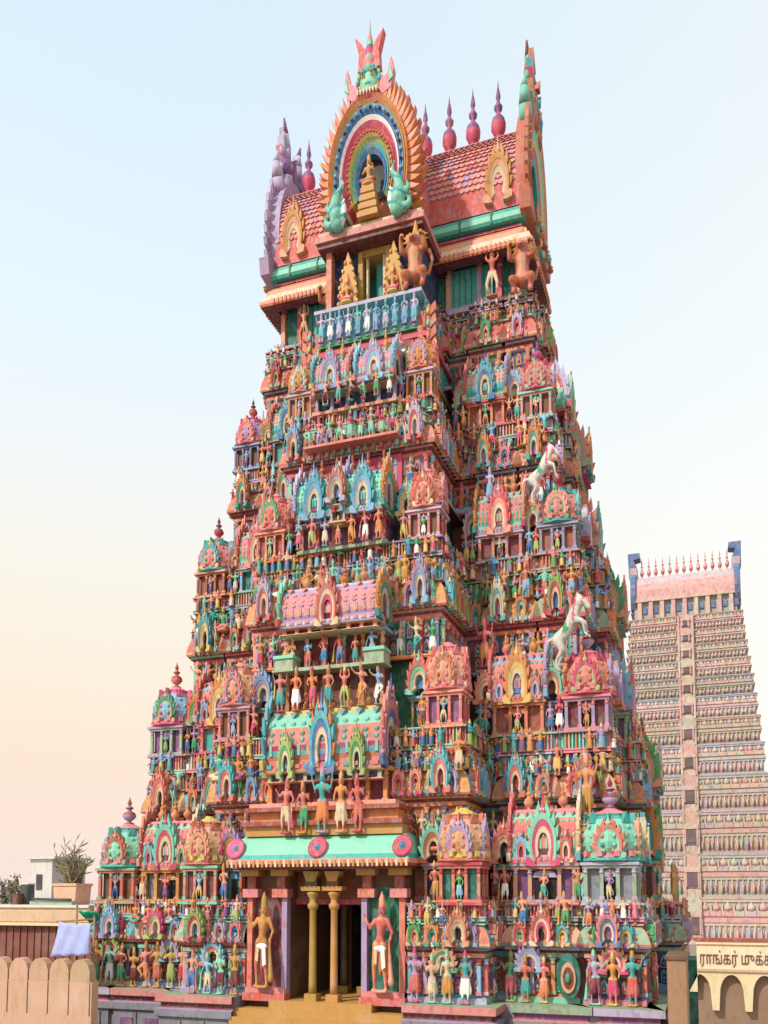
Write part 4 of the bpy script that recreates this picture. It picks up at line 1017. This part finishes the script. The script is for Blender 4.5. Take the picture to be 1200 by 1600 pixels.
# bay figures storey 2..4 (front of openings)
for zz, yy, n_, hw, hh in ((13.15, -1.05, 7, 1.9, 1.55), (14.75, -.78, 6, 1.55, 1.25), (17.75, -.1, 8, 1.7, 1.2), (19.5, -.2, 7, 1.6, 1.25), (24.1, .95, 9, 1.75, 1.15), (25.75, 1.0, 7, 1.6, 1.1), (28.0, 2.35, 6, 1.6, 1.0), (31.05, 5.2, 5, 1.8, .9)):
    for k in range(n_):
        x = -hw+2*hw*k/(n_-1)
        cols = None
        if zz == 24.1: cols = (pick(['pink', 'rose', 'salmon', 'mint']), pick(['rose', 'lilac', 'mint']), pick(['pink', 'mint', 'magenta']))
        T(statue(TW, x, yy, zz, hh*R.uniform(.9, 1.1), pick(POSES[:7]) if zz != 28.0 else 'seated', cols, name='bay_statue'))
for a_ in ((-1.85, 1.85, -.3, 2, 17.66, 17.75, 'peach'), (-1.95, 1.95, .85, 3, 24.02, 24.12, 'salmon'), (-1.8, 1.8, 2.0, 4, 27.85, 28.0, 'pink'), (-1.75, 1.75, -1.0, 0, 14.62, 14.75, 'sage')):
    m = MB(); m.box(*a_); tower_obj(m, 'ledge')

# ================================================================ STATUES THAT STAND FREE
def free(x, y, z, h, pose, cols, label, group=None, rz=0, wf=.78, name='statue'):
    o = statue(None, x, y, z, h, pose, cols, rz, wf, name); return tag(o, label, 'statue', group)
free(-2.2, EY-.02, 3.3, 3.35, 'guard', ('orange', 'coral', 'ochre'), 'orange guardian with pale waist sash standing left of the dark doorway', wf=.70)
free(2.2, EY-.02, 3.3, 3.35, 'guard', ('coral', 'orange', 'peach'), 'red orange guardian with pale waist sash standing right of the dark doorway', wf=.70)
for g_ in [o for o in bpy.data.objects if 'waist sash' in str(o.get('label'))]:
    m = MB(); m.ball((0, -.1, .86), .16, 'white', 10, (1.25, .55, .45)); m.prism([(.04, .86), (.16, .86), (.19, .5), (.08, .46)], -.2, -.15, 'white'); m.prism([(-.14, .86), (-.05, .86), (-.08, .55), (-.16, .58)], -.2, -.15, 'cream'); m.build('sash', g_)
zc2 = 8.66
for x, h, pose, cols, lab in ((-1.25, 1.9, 'guard', ('salmon', 'cream', 'rose'), 'pink figure with pale cloth standing at the left end of the green canopy'),
                         (-.62, 1.75, 'hip', ('coral', 'green', 'orange'), 'red figure with green skirt second from the left on the green canopy'),
                         (.1, 2.15, 'four', ('teal', 'orange', 'lilac'), 'green four armed deity with orange robe at the middle of the green canopy'),
                         (.8, 2.0, 'stand', ('orange', 'cream', 'peach'), 'orange figure with pale robe right of the middle on the green canopy'),
                         (1.4, 1.9, 'hip', ('coral', 'coral', 'rose'), 'red figure in red cloth at the right end of the green canopy')):
    free(x, -1.75, zc2, h*1.08, pose, cols, lab, 'figures standing on the green door canopy')
free(-4.35, 6.0, 32.1, 1.95, 'atlas', ('peach', 'orange', 'cream'), 'peach figure with raised arms holding up the eave of the left top storey')
free(4.65, 5.6, 31.95, 2.35, 'atlas', ('coral', 'cream', 'salmon'), 'red figure with raised arms holding up the eave of the right top storey')
free(8.75, .85, 9.1, 2.3, 'four', ('orange', 'ochre', 'peach'), 'big orange statue beside the green corner dome on the right', wf=.75)
free(4.95, 2.2, 15.0, 1.9, 'four', ('coral', 'orange', 'rose'), 'red statue right of the large peach dome half way up')
free(4.9, 3.6, 22.0, 1.5, 'stand', ('lavender', 'sky', 'lilac'), 'pale lilac statue above the shrines on the upper right')

def beast_mesh():
    P = [('t', [(-.35,0,.95), (0,0,1.15), (.35,0,1.55)], [.24, .22, .26]),                       # trunk, rearing
         ('t', [(.30,0,1.5), (.52,0,1.85), (.60,0,1.98)], [.26, .19, .15]), ('t', [(.38,0,1.75), (.46,0,2.05), (.5,0,2.2)], [.12,.1,.06]),                       # neck
         ('t', [(.60,0,2.02), (.84,0,1.90), (1.02,0,1.74)], [.16, .12, .085]),                       # head
         ('t', [(.55,.08,2.1), (.52,.10,2.28)], [.04, .015]), ('t', [(.55,-.08,2.1), (.52,-.10,2.28)], [.04, .015])]
    for s in (-1, 1):
        P += [('t', [(-.38, s*.12, .9), (-.12, s*.14, .62), (-.42, s*.14, .32), (-.36, s*.14, .06)], [.2, .11, .06, .055]), ('t', [(-.36, s*.14, .05), (-.22, s*.14, .03)], [.055, .04])]
        P += [('t', [(.38, s*.12, 1.45), (.78, s*.13, 1.35), (.85, s*.13, 1.0), (.98, s*.13, .92)], [.12, .07, .045, .05])]
    P += [('t', [(-.55,0,1.0), (-.82,0,.95), (-.92,0,.6)], [.07, .06, .03])]
    me = blob_body(P, .045, 1600); me.materials.clear()
    for c in ('statue_white', 'green', 'rose'): me.materials.append(paint(c))
    for f in me.polygons:
        c = f.center; f.use_smooth = True; k = 0
        if -.12 < c.x < .12 and c.z > 1.05 and c.z < 1.75: k = 1
        if .36 < c.x < .46 and c.z > 1.4 or (.74 < c.x < .80 and c.z > 1.7): k = 2
        if c.x < .50 and c.z > 1.95: k = 2
        f.material_index = k
    return me
PAL['statue_white'] = (.60, .55, .50); bme = beast_mesh()
for (x, y, z, sc, rz, lab, rider) in ((8.05, 1.75, 14.5, 1.0, -.45, 'white rearing horse with green saddle beside the blue and pink corner dome', ('coral', 'cream', 'gold')),
                               (6.95, 3.1, 21.4, .85, -.2, 'upper white rearing horse near the right edge of the tower', ('sky', 'lilac', 'rose'))):
    t = tag(obj('horse_statue', bme, None, (x, y, z), rz+.2, (sc*.85, sc*.9, sc*1.25)), lab, 'horse statue')
# rearing lions of the top storey
def lion_mesh():
    P = [('t', [(0,.1,.75), (0,.0,1.2), (0,-.05,1.7)], [.36,.30,.34]), ('t', [(0,-.05,1.8), (0,-.12,2.15)], [.26,.25]), ('t', [(0,-.2,2.12), (0,-.48,2.02)], [.2,.12]),
         ('t', [(0,.05,2.3), (0,.08,2.75), (0,.1,3.3)], [.17,.12,.02]), ('b', (0,-.34,2.2), .09, (1.6,1,1))]
    for q_ in (-1, 1):
        P += [('t', [(q_*.2,.1,.75), (q_*.42,-.25,.65), (q_*.36,-.05,.3), (q_*.38,-.22,.08)], [.25,.18,.11,.12]), ('t', [(q_*.25,0,1.7), (q_*.52,-.25,1.6), (q_*.5,-.45,1.95), (q_*.42,-.55,2.1)], [.17,.12,.09,.11])]
        for k in range(5):
            a = .2+k*.55; P.append(('t', [(q_*.2*math.sin(a+.6), .0, 2.1+.25*math.cos(a)), (q_*(.30+.34*math.sin(a+.4)), .08, 2.1+.55*math.cos(a))], [.12, .015]))
        P.append(('t', [(q_*.14,.0,2.35), (q_*.28,.0,2.7)], [.08,.015]))
    P.append(('t', [(0,.3,.7), (.5,.4,.9), (.66,.4,1.5), (.5,.4,1.9)], [.1,.08,.07,.1]))
    me = blob_body(P, .045, 2200); me.materials.clear()
    for c in ('coral', 'orange', 'peach', 'maroon'): me.materials.append(paint(c))
    for f in me.polygons:
        c = f.center; f.use_smooth = True; k = 0
        if c.z > 1.75 and (abs(c.x) > .27 or c.z > 2.4): k = 1
        if c.y < -.1 and abs(c.x) < .16 and .7 < c.z < 1.7: k = 2
        if abs(math.sin(c.z*11)) < .16 and c.z < 1.7: k = 1
        if c.y < -.40 and 1.95 < c.z < 2.02: k = 3
        f.material_index = k
    return me
lme = lion_mesh()
for x, y, z, k_, lab in ((2.05, 2.9, 31.1, .95, 'orange rearing lion statue at the right corner of the blue balcony'), (-2.25, 4.4, 31.1, .9, 'orange rearing lion statue at the left end of the top opening'), (5.95, 5.6, 31.75, .95, 'orange rearing lion statue at the right end of the top storey')):
    tag(obj('lion_statue', lme, None, (x, y, z), 0, (k_, k_, k_*1.02)), lab, 'lion statue', 'lion statues of the top storey')

# ================================================================ FAR TOWER
def far_paint(n_, c): PAL[n_] = tuple(v*.84 for v in c); return n_
for n_, c in (('f_beige', (.64,.50,.41)), ('f_pink', (.64,.39,.35)), ('f_grey', (.54,.47,.43)), ('f_lilac', (.54,.43,.49)), ('f_blue', (.10,.19,.36)), ('f_sage', (.50,.50,.38)), ('f_orange', (.66,.46,.33)), ('f_teal', (.40,.42,.40)), ('f_dark', (.17,.12,.13)), ('f_greyblue', (.36,.42,.50))): far_paint(n_, c)
FT = thing('far_temple_tower', 'taller pale temple tower in the distance behind the wall on the right', 'temple tower', (10, 110, 0))
FY = 100.0
pc_ = at(1068, 900, FY); FX = pc_.x
def zpx(py): return at(1070, py, FY).z
def FO(mb, name): o = mb.build(name, FT); o.location = (-10, -110, 0); return o
ys = [1475, 1402, 1335, 1268, 1212, 1164, 1122, 1087, 1056, 1028, 1001, 977, 952]
rights = [1255, 1238, 1222, 1208, 1201, 1193, 1187, 1182, 1177, 1172, 1167, 1163, 1160]
fcol2 = ['f_beige', 'f_pink', 'f_lilac', 'f_greyblue', 'f_sage', 'f_grey']
fcol = ['f_beige', 'f_pink', 'f_grey', 'f_lilac', 'f_sage', 'f_orange', 'f_beige']
for i in range(len(ys)-1):
    z0, z1 = zpx(ys[i]), zpx(ys[i+1]); hw = at(rights[i], ys[i], FY).x-FX; hw2 = at(rights[i+1], ys[i+1], FY).x-FX
    y0 = FY+(len(ys)-2-i)*-.35+3; D = 9
    m = MB(); H = z1-z0
    if i == 0: z0 = 0; 
    m.box(FX-hw2, FX+hw2, y0, y0+D, z0, z1, pick(['f_grey', 'f_beige', 'f_lilac']))
    zb = z1-H
    for (f0, f1, o_, c) in ((0, .06, .22, pick(fcol)), (.40, .47, .18, pick(fcol2)), (.47, .55, .30, pick(fcol2)), (.55, .60, .18, 'f_pink'), (.9, .96, .18, pick(fcol2)), (.96, 1.0, .26, pick(fcol2))):
        m.box(FX-hw2-o_, FX+hw2+o_, y0-o_, y0+D, zb+H*f0, zb+H*f1, c)
    n_ = 34; wd = 2*hw2/n_
    for k in range(n_):
        x = FX-hw2+wd*(k+.5)
        if abs(x-FX) < .8: continue
        m.box(x-wd*.17, x+wd*.17, y0-.28, y0, zb+H*.06, zb+H*.40, pick(fcol))
        if k % 2 == 0: m.box(x-wd*.5, x+wd*.5, y0-.12, y0, zb+H*.10, zb+H*.34, pick(['f_pink', 'f_greyblue', 'f_lilac', 'f_orange']))
    kk = 17
    for k in range(kk):
        x = FX-hw2+2*hw2*(k+.5)/kk; 
        if abs(x-FX) < 1.0: continue
        ww = 2*hw2/kk*.8; c = pick(fcol)
        m.box(x-ww*.5, x+ww*.5, y0-.35, y0, zb+H*.60, zb+H*.72, pick(fcol)); m.lathe([(ww*.45, 0), (ww*.42, H*.08), (ww*.15, H*.15), (.03, H*.2)], 8, x, y0-.1, zb+H*.72, c=c, sy=.7)
        m.box(x+ww*.55, x+ww*.75, y0-.35, y0, zb+H*.60, zb+H*.86, pick(fcol+['f_greyblue']))
        for t_ in range(2): m.ball((x+ww*(.2 if t_ else -.3), y0-.4, zb+H*.2), .3, pick(fcol), 6, (.6, .6, H*.35))
    for s in (-1, 1): m.box(FX+s*.95-.14, FX+s*.95+.14, y0-.7, y0, zb, z1-.05*H, pick(['f_beige', 'f_pink']))
    m.box(FX-.85, FX+.85, y0-.5, y0, zb, zb+H*.22, 'f_beige'); m.box(FX-.85, FX+.85, y0-.5, y0, zb+H*.68, zb+H*1.0, pick(['f_beige', 'f_pink', 'f_sage']))
    st = FO(m, 'storey')
    m = MB(); ww = .28+.038*(12-i); m.box(FX-ww, FX+ww, y0-.75, y0-.68, zb+H*.27, zb+H*.58, 'f_dark'); m.box(FX-ww-.2, FX-ww, y0-.8, y0, zb+H*.24, zb+H*.6, 'f_pink'); m.box(FX+ww, FX+ww+.2, y0-.8, y0, zb+H*.2, zb+H*.7, 'f_pink'); m.box(FX-ww-.3, FX+ww+.3, y0-.85, y0, zb+H*.58, zb+H*.70, 'f_beige'); m.box(FX-.85, FX+.85, y0-.5, y0-.05, zb+H*.2, zb+H*.7, pick(['f_beige', 'f_lilac']))
    m.build('window', st)
y0 = FY+3.2; zt0, zt1, zt2, zt3 = zpx(952), zpx(925), zpx(905), zpx(873); hw = at(1153, 930, FY).x-FX
m = MB(); m.box(FX-hw, FX+hw, y0+.5, y0+7, zt0-.5, zt1+.3, 'f_teal')
for k in range(9):
    x = FX-hw+2*hw*(k+.5)/9; m.box(x-.28, x+.28, y0, y0+.5, zt0-.2, zt1+.4, pick(['f_pink', 'f_orange', 'f_beige']))
    m.box(x+.45, x+1.0, y0+.3, y0+.5, zt1-1.5, zt1-.5, 'f_blue')
m.box(FX-hw-.3, FX+hw+.3, y0-.1, y0+7.2, zt1+.2, zt1+.55, 'f_beige'); FO(m, 'top_storey')
m = MB(); n_ = 12
za, zb_ = zt1+.55, zt3
for k in range(n_):
    a0, a1 = PI*k/n_, PI*(k+1)/n_
    v = [(FX-hw, y0+3.5-3.6*math.cos(a0), za+(zb_-za)*math.sin(a0)**.8), (FX+hw, y0+3.5-3.6*math.cos(a0), za+(zb_-za)*math.sin(a0)**.8), (FX+hw, y0+3.5-3.6*math.cos(a1), za+(zb_-za)*abs(math.sin(a1))**.8), (FX-hw, y0+3.5-3.6*math.cos(a1), za+(zb_-za)*abs(math.sin(a1))**.8)]
    m.add(v, [(0,1,2,3)], ['f_pink', 'f_pink', 'f_lilac', 'f_grey', 'f_sage', 'f_sage'][min(k, 5)] if k < 6 else 'f_pink')
FO(m, 'vaulted_roof')
for k in range(13):
    x = FX+(k-6)*hw*.142; m = MB(); m.lathe(finial_prof(.55, 3.4), 8, c='f_pink', cols=['f_pink', 'rose', 'f_pink']); 
    if k == 0: fme = m.mesh('finial')
    o = obj('finial', fme, FT, (x-10, y0+3.5-110, zb_-.1))
for s in (-1, 1):
    m = MB(); X0 = s*(hw+.1)
    M = Matrix.Translation((FX+X0, y0+3.5, za-1.5)) @ Matrix.Rotation(PI/2, 4, 'Z')
    m.prism([(x*3.9, (zb_-za+1.5)*.46+(z-.62)*(zb_-za+2)*.62) for x, z in horseshoe(16)], -.35, .35, 'f_blue', M)
    hz = zb_-za+1.5
    m.box(FX+X0-.5, FX+X0+.5, y0+1.5, y0+5.5, za-1.5, zb_+1.2, 'f_lilac')
    pts = [(s*-.3, 0), (s*.7, 0), (s*.8, 3.6), (s*-.9, 3.6), (s*-1.0, 2.8), (s*0, 2.6), (s*-.5, 1.4)]
    m.prism([(FX+X0+a, zb_+.2+b) for a, b in pts], y0+2.5, y0+4.5, 'f_blue')
    FO(m, 'gable_horn')

# ================================================================ SURROUNDINGS
PAL.update(plaster=(.62,.42,.28), peachwall=(.50,.32,.215), creamwall=(.72,.56,.36), redbrown=(.20,.075,.055), niche=(.27,.155,.11), wood=(.33,.20,.11), tarp=(.36,.40,.66), tarpgreen=(.02,.40,.28), foliage=(.10,.11,.045), drystem=(.22,.17,.11), boxgrey=(.05,.055,.055), boxwhite=(.66,.62,.58), letter=(.13,.08,.07), pot=(.66,.40,.26))
# left rooftop wall with orange coping, dark red wall below
def pt(px, py, Y): v = at(px, py, Y); return v.x, v.z
LY = 6.0
xL = pt(-140, 1450, LY)[0]; xR = pt(140, 1450, LY)[0]; zt = pt(60, 1418, LY)[1]; zb = pt(60, 1443, LY)[1]
m = MB(); m.box(xL, xR, LY, LY+6, zb, zt, 'creamwall'); m.box(xL, xR, LY-.12, LY+6, zt, zt+.12, 'boxwhite'); m.box(xL, xR, LY-.06, LY+.0, zb+.1, zt-.15, 'plaster'); m.box(xL, xR, LY-.15, LY+6, zb-.1, zb, 'creamwall')
o = m.build('rooftop_parapet'); tag(o, 'cream rooftop parapet with a tan band on the far left', 'parapet')
m = MB(); m.box(xL, xR, LY+.2, LY+5.8, 0, zb-.1, 'redbrown')
for k in range(26):
    x = xL+(xR-xL)*k/26; m.box(x, x+.05, LY+.14, LY+.2, 0, zb-.1, 'redbrown')
tag(m.build('brown_wall'), 'dark reddish brown wall under the cream parapet on the left', 'wall')
# peach merlon wall, left
MY = -5.0
m = MB(); x0 = pt(-80, 1590, MY)[0]; x1 = pt(142, 1590, MY)[0]; zt = pt(60, 1532, MY)[1]
m.box(x0, x1, MY, MY+.35, 0, zt, 'peachwall')
mw = tag(m.build('merlon_wall'), 'peach plaster wall topped by rounded merlons at the lower left', 'wall')
step = pt(92, 1500, MY)[0]-pt(60, 1500, MY)[0]; x = x0; ztop = pt(60, 1497, MY)[1]; k = 0
mm = MB(); hw_ = step*.46; hh_ = ztop-zt
mm.prism([(-hw_, 0), (hw_, 0), (hw_, hh_*.45), (hw_*.8, hh_*.75), (hw_*.4, hh_*.95), (0, hh_), (-hw_*.4, hh_*.95), (-hw_*.8, hh_*.75), (-hw_, hh_*.45)], 0, .33, 'peachwall'); mm.box(hw_*1.04, hw_*1.10, -.02, .0, -1.1, -.02, 'brown'); mme = mm.mesh('merlon')
while x+step < x1+.1:
    obj('merlon', mme, mw, (x+step/2, MY, zt+.003)); x += step
# tarpaulin
m = MB(); TY = -1.5; A = [pt(92, 1440, TY), pt(143, 1444, TY), pt(146, 1492, TY), pt(88, 1494, TY)]
nx_, nz_ = 12, 10; vs = []
for j in range(nz_+1):
    for i in range(nx_+1):
        u, v = i/nx_, j/nz_; xx = (A[0][0]*(1-u)+A[1][0]*u)*(1-v)+(A[3][0]*(1-u)+A[2][0]*u)*v; zz = (A[0][1]*(1-u)+A[1][1]*u)*(1-v)+(A[3][1]*(1-u)+A[2][1]*u)*v
        vs.append((xx, TY-.3*v+.05*math.sin(u*17+v*4)+.03*R.random(), zz-.06*math.sin(u*PI)*(1-v)))
fs = [(j*(nx_+1)+i, j*(nx_+1)+i+1, (j+1)*(nx_+1)+i+1, (j+1)*(nx_+1)+i) for j in range(nz_) for i in range(nx_)]
m.add(vs, fs, 'tarp', True); o = m.build('tarpaulin'); tag(o, 'pale blue tarpaulin hanging beside the left corner of the tower', 'tarpaulin')
sm_ = o.modifiers.new('thick', 'SOLIDIFY'); sm_.thickness = .02
m = MB(); TY = -.8; a = pt(122, 1424, TY); b = pt(149, 1444, TY)
vs = [(a[0]+(b[0]-a[0])*i/8, TY+.08*math.sin(i*2.1)+.25*j, a[1]+(b[1]-a[1])*j/3+.04*math.sin(i*1.7)) for j in range(4) for i in range(9)]
m.add(vs, [(j*9+i, (j+1)*9+i, (j+1)*9+i+1, j*9+i+1) for j in range(3) for i in range(8)], 'tarpgreen', True); o = m.build('green_cloth'); tag(o, 'bright green cloth bundled above the blue tarpaulin', 'cloth')
sm_ = o.modifiers.new('thick', 'SOLIDIFY'); sm_.thickness = .03
# post carrying them
m = MB(); p = pt(120, 1424, -.6); m.tube((p[0], -.6, 0), (p[0], -.6, p[1]+.3), .05, .05, 'wood'); p = pt(148, 1424, -.6); m.tube((p[0], -.6, 0), (p[0], -.6, p[1]), .05, .05, 'wood')
m.tube((pt(88, 1440, -.6)[0], -.6, pt(88, 1440, -.6)[1]), (p[0], -.6, p[1]-.3), .04, .04, 'wood')
tag(m.build('pole_frame'), 'thin wooden pole frame holding the blue tarpaulin', 'frame')
# planter with spiky shrub
PY = 7.5; px_, pz_ = pt(100, 1420, PY); wv = pt(118, 1420, PY)[0]-px_; ph = pt(100, 1384, PY)[1]-pz_
t = thing('potted_shrub', 'scraggly shrub in a square peach planter on the left rooftop', 'plant', (px_, PY+.6, pz_))
m = MB(); m.prism([(-wv*.85, 0), (wv*.85, 0), (wv*1.0, ph), (-wv*1.0, ph)], -.6, .6, 'pot'); m.box(-wv*1.06, wv*1.06, -.66, .66, ph, ph+.12, 'pot'); m.build('planter', t)
m = MB(); lf = MB()
for k in range(26):
    a = R.uniform(-1.0, 1.0); yy = R.uniform(-.4, .4); L = R.uniform(1.1, 2.3)*(1-.25*abs(a)); p0 = Vector((R.uniform(-.4, .4), yy, ph)); p1 = p0+Vector((a*.5*L, R.uniform(-.3, .3), L*.6)); p2 = p1+Vector((a*.55*L*.5, R.uniform(-.2, .2), L*.5))
    m.tube(p0, p1, .035, .025, 'drystem', 5); m.tube(p1, p2, .025, .012, 'drystem', 5)
    for j in range(11):
        f = R.random(); b_ = p0.lerp(p1, f*2) if f < .5 else p1.lerp(p2, f*2-1); d = Vector((R.uniform(-1,1), R.uniform(-1,1), R.uniform(-.1,1))).normalized()*R.uniform(.3, .6); d.z = abs(d.z)+.15; s_ = d.cross(Vector((0,1,.3))).normalized()*.035
        lf.add([b_, b_+d*.5+s_, b_+d, b_+d*.5-s_], [(0,1,2,3)], pick(['foliage', 'foliage', 'drystem', 'olive']))
m.build('stems', t); tag(lf.build('foliage', t), kind='stuff')
for px0, w_, hp, lab in ((-4, 20, 60, 'scrubby bush at the left edge behind the parapet'), (17, 14, 70, 'thin grey green bush beside the black tank box'),):
    bx_, bz_ = pt(px0+w_/2, 1420, 9.0); t2 = thing('roof_bush', lab, 'bush', (bx_, 9.0, bz_)); st = MB(); lf = MB(); Hh = hp/36
    for k in range(14):
        a = R.uniform(-1, 1); p0 = Vector((R.uniform(-.2, .2), R.uniform(-.3, .3), 0)); p1 = p0+Vector((a*.35, R.uniform(-.2, .2), Hh*R.uniform(.5, 1))); st.tube(p0, p1, .02, .01, 'drystem', 5)
        for j in range(40):
            b_ = p0.lerp(p1, R.uniform(.25, 1))+Vector((R.uniform(-.12, .12),)*1+(R.uniform(-.1, .1), R.uniform(-.1, .1))); d = Vector((R.uniform(-1,1), R.uniform(-1,1), R.uniform(-1,1))).normalized()*.14; s_ = d.cross(Vector((0,1,.2))).normalized()*.05
            lf.add([b_, b_+d*.5+s_, b_+d, b_+d*.5-s_], [(0,1,2,3)], pick(['foliage', 'drystem', 'grey']))
    st.build('stems', t2); tag(lf.build('foliage', t2), kind='stuff')
for (xa, xb, ya, Y_, c, lab, nm) in ((31, 44, 1380, 8.0, 'boxgrey', 'tall dark grey box standing on the left rooftop', 'roof_box'), (18, 28, 1396, 7.6, 'brown', 'short brown box at the far left of the rooftop', 'roof_box')):
    x0, z0 = pt(xa, 1420, Y_); x1, z1 = pt(xb, ya, Y_); m = MB(); m.box(x0, x1, Y_, Y_+.5, z0, z1-.06, c); m.box(x0-.03, x1+.03, Y_-.03, Y_+.53, z1-.06, z1, 'boxwhite' if c == 'boxgrey' else c); m.box(x0+.06, x1-.06, Y_-.02, Y_, z0+.15, z1-.2, c); tag(m.build(nm), lab, 'box')
x0, z0 = pt(45, 1420, 13); x1, z1 = pt(82, 1342, 13); m = MB(); m.box(x0, x1, 13, 16, 0, z1, 'boxwhite'); bh = m.build('rooftop_room'); tag(bh, 'pale washed out rooftop room behind the shrub', 'building')
m = MB(); m.box(x0-.2, x1+.3, 12.8, 16.2, z1, z1+.15, 'boxwhite'); m.build('roof', bh); m = MB(); m.box(x0+.5, x0+.9, 12.95, 13.0, z1-1.8, z1-.9, 'boxgrey'); m.build('window', bh)
m = MB(); x0, z0 = pt(46, 1420, 7.2); x1, z1 = pt(112, 1408, 7.2); m.box(x0, x1, 7.2, 7.6, z0, z1, 'sage'); m.tube((x0+.2, 7.15, z1+.1), (x1, 7.15, z1+.06), .07, .07, 'boxgrey', 8); tag(m.build('low_ledge'), 'low mossy ledge with a dark pipe on the left rooftop', 'ledge')

# right: signboard wall with arched niches
SY = -5.5
xa, z1 = pt(1088, 1470, SY); xb = pt(1300, 1470, SY)[0]; zs = pt(1090, 1517, SY)[1]; zn = pt(1100, 1578, SY)[1]
m = MB(); m.box(xa, xb, SY, SY+.4, zs, z1, 'creamwall'); m.box(xa-.08, xb, SY-.08, SY+.45, z1, z1+.07, 'brick')
m.box(xa-.0, xb, SY-.05, SY, zs, zs+.06, 'peachwall'); m.box(xa-.02, xb, SY-.05, SY, z1-.08, z1, 'creamwall')
sg = m.build('sign_wall'); tag(sg, 'cream signboard wall lettered in dark Tamil script at the lower right', 'sign')
cu = bpy.data.curves.new('lettering', 'FONT'); cu.body = 'ராங்கர் முக்க'; cu.size = .62; cu.extrude = .012; cu.align_x = 'LEFT'
to = obj('tmpt', cu); dg = bpy.context.evaluated_depsgraph_get(); tm = bpy.data.meshes.new_from_object(to.evaluated_get(dg)); bpy.data.objects.remove(to)
tm.materials.clear(); tm.materials.append(paint('letter'))
if tm.vertices:
    mnx = min(v.co.x for v in tm.vertices); mxx = max(v.co.x for v in tm.vertices); mny = min(v.co.y for v in tm.vertices); mxy = max(v.co.y for v in tm.vertices)
    L0, Z0 = pt(1094, 1511, SY-.02); L1 = pt(1205, 1490, SY-.02)[0]; Z1 = pt(1094, 1484, SY-.02)[1]
    kx, kz = (L1-L0)/(mxx-mnx), (Z1-Z0)/(mxy-mny)
    for v in tm.vertices: v.co = Vector(((v.co.x-mnx)*kx, 0-v.co.z, (v.co.y-mny)*kz))
    obj('lettering', tm, sg, (L0, SY-.015, Z0))
# niche arcade under it: brown recessed wall, cream spandrels
m = MB(); m.box(xa, xb, SY+.22, SY+.5, 0, zs, 'niche'); tag(m.build('arcade_wall'), 'brown plaster wall with arched recesses under the signboard', 'wall')
xw = pt(1147, 1560, SY)[0]-pt(1096, 1560, SY)[0]; x = pt(1097, 1560, SY)[0]; m = MB(); zar = pt(1100, 1522, SY)[1]
cream = 'creamwall'; nA = 7
for k in range(nA):
    cx = x+k*xw+ (xw*-.08)
    # spandrel between arch k and k+1: polygon
    r = xw*.36; pts = []
    cxa, cxb = cx+.0, cx+xw
    for j in range(7): a = PI/2*(1-j/6); pts.append((cxa+r*math.cos(a), zn+(zar-zn)*(.45+.55*math.sin(a))))
    pts.append((cxa+r*1.1, zn)); pts.append((cxb-r*1.1, zn))
    for j in range(7): a = PI/2*(j/6); pts.append((cxb-r*math.cos(a), zn+(zar-zn)*(.45+.55*math.sin(a))))
    pts.append((cxb, zs)); pts.append((cxa, zs))
    m.prism(pts, SY, SY+.215, cream)
m.prism([(xa, zs), (x-xw*.08, zs), (x-xw*.08, zar), (x-xw*.08-xw*.3, zn+(zar-zn)*.5), (xa, zn+(zar-zn)*.5)], SY, SY+.215, cream)
tag(m.build('arcade_spandrels'), 'row of cream pointed spandrels between the brown arches below the sign', 'wall')
# brown buttress wall between the tower and the sign
m = MB(); a = pt(1042, 1510, -2.0); b = pt(1072, 1510, -2.0); m.box(a[0], b[0], -2, 1, 0, a[1]+.2, 'wood'); m.box(a[0]-.05, b[0]+.05, -2.05, 1, a[1]+.2, a[1]+.3, 'brown'); tag(m.build('brown_pier'), 'plain brown pier between the tower and the signboard', 'wall')
m = MB(); a = pt(1058, 1400, 3.5); b = pt(1092, 1400, 3.5); zz = pt(1070, 1500, 3.5)[1]  # dark green block painted in for the shade of the gap between the walls
m.box(a[0], b[0], 3.5, 6, 0, zz, 'dgreen'); tag(m.build('gap_shade'), 'dark block painted as the shadowed gap beside the signboard', 'painted shade')
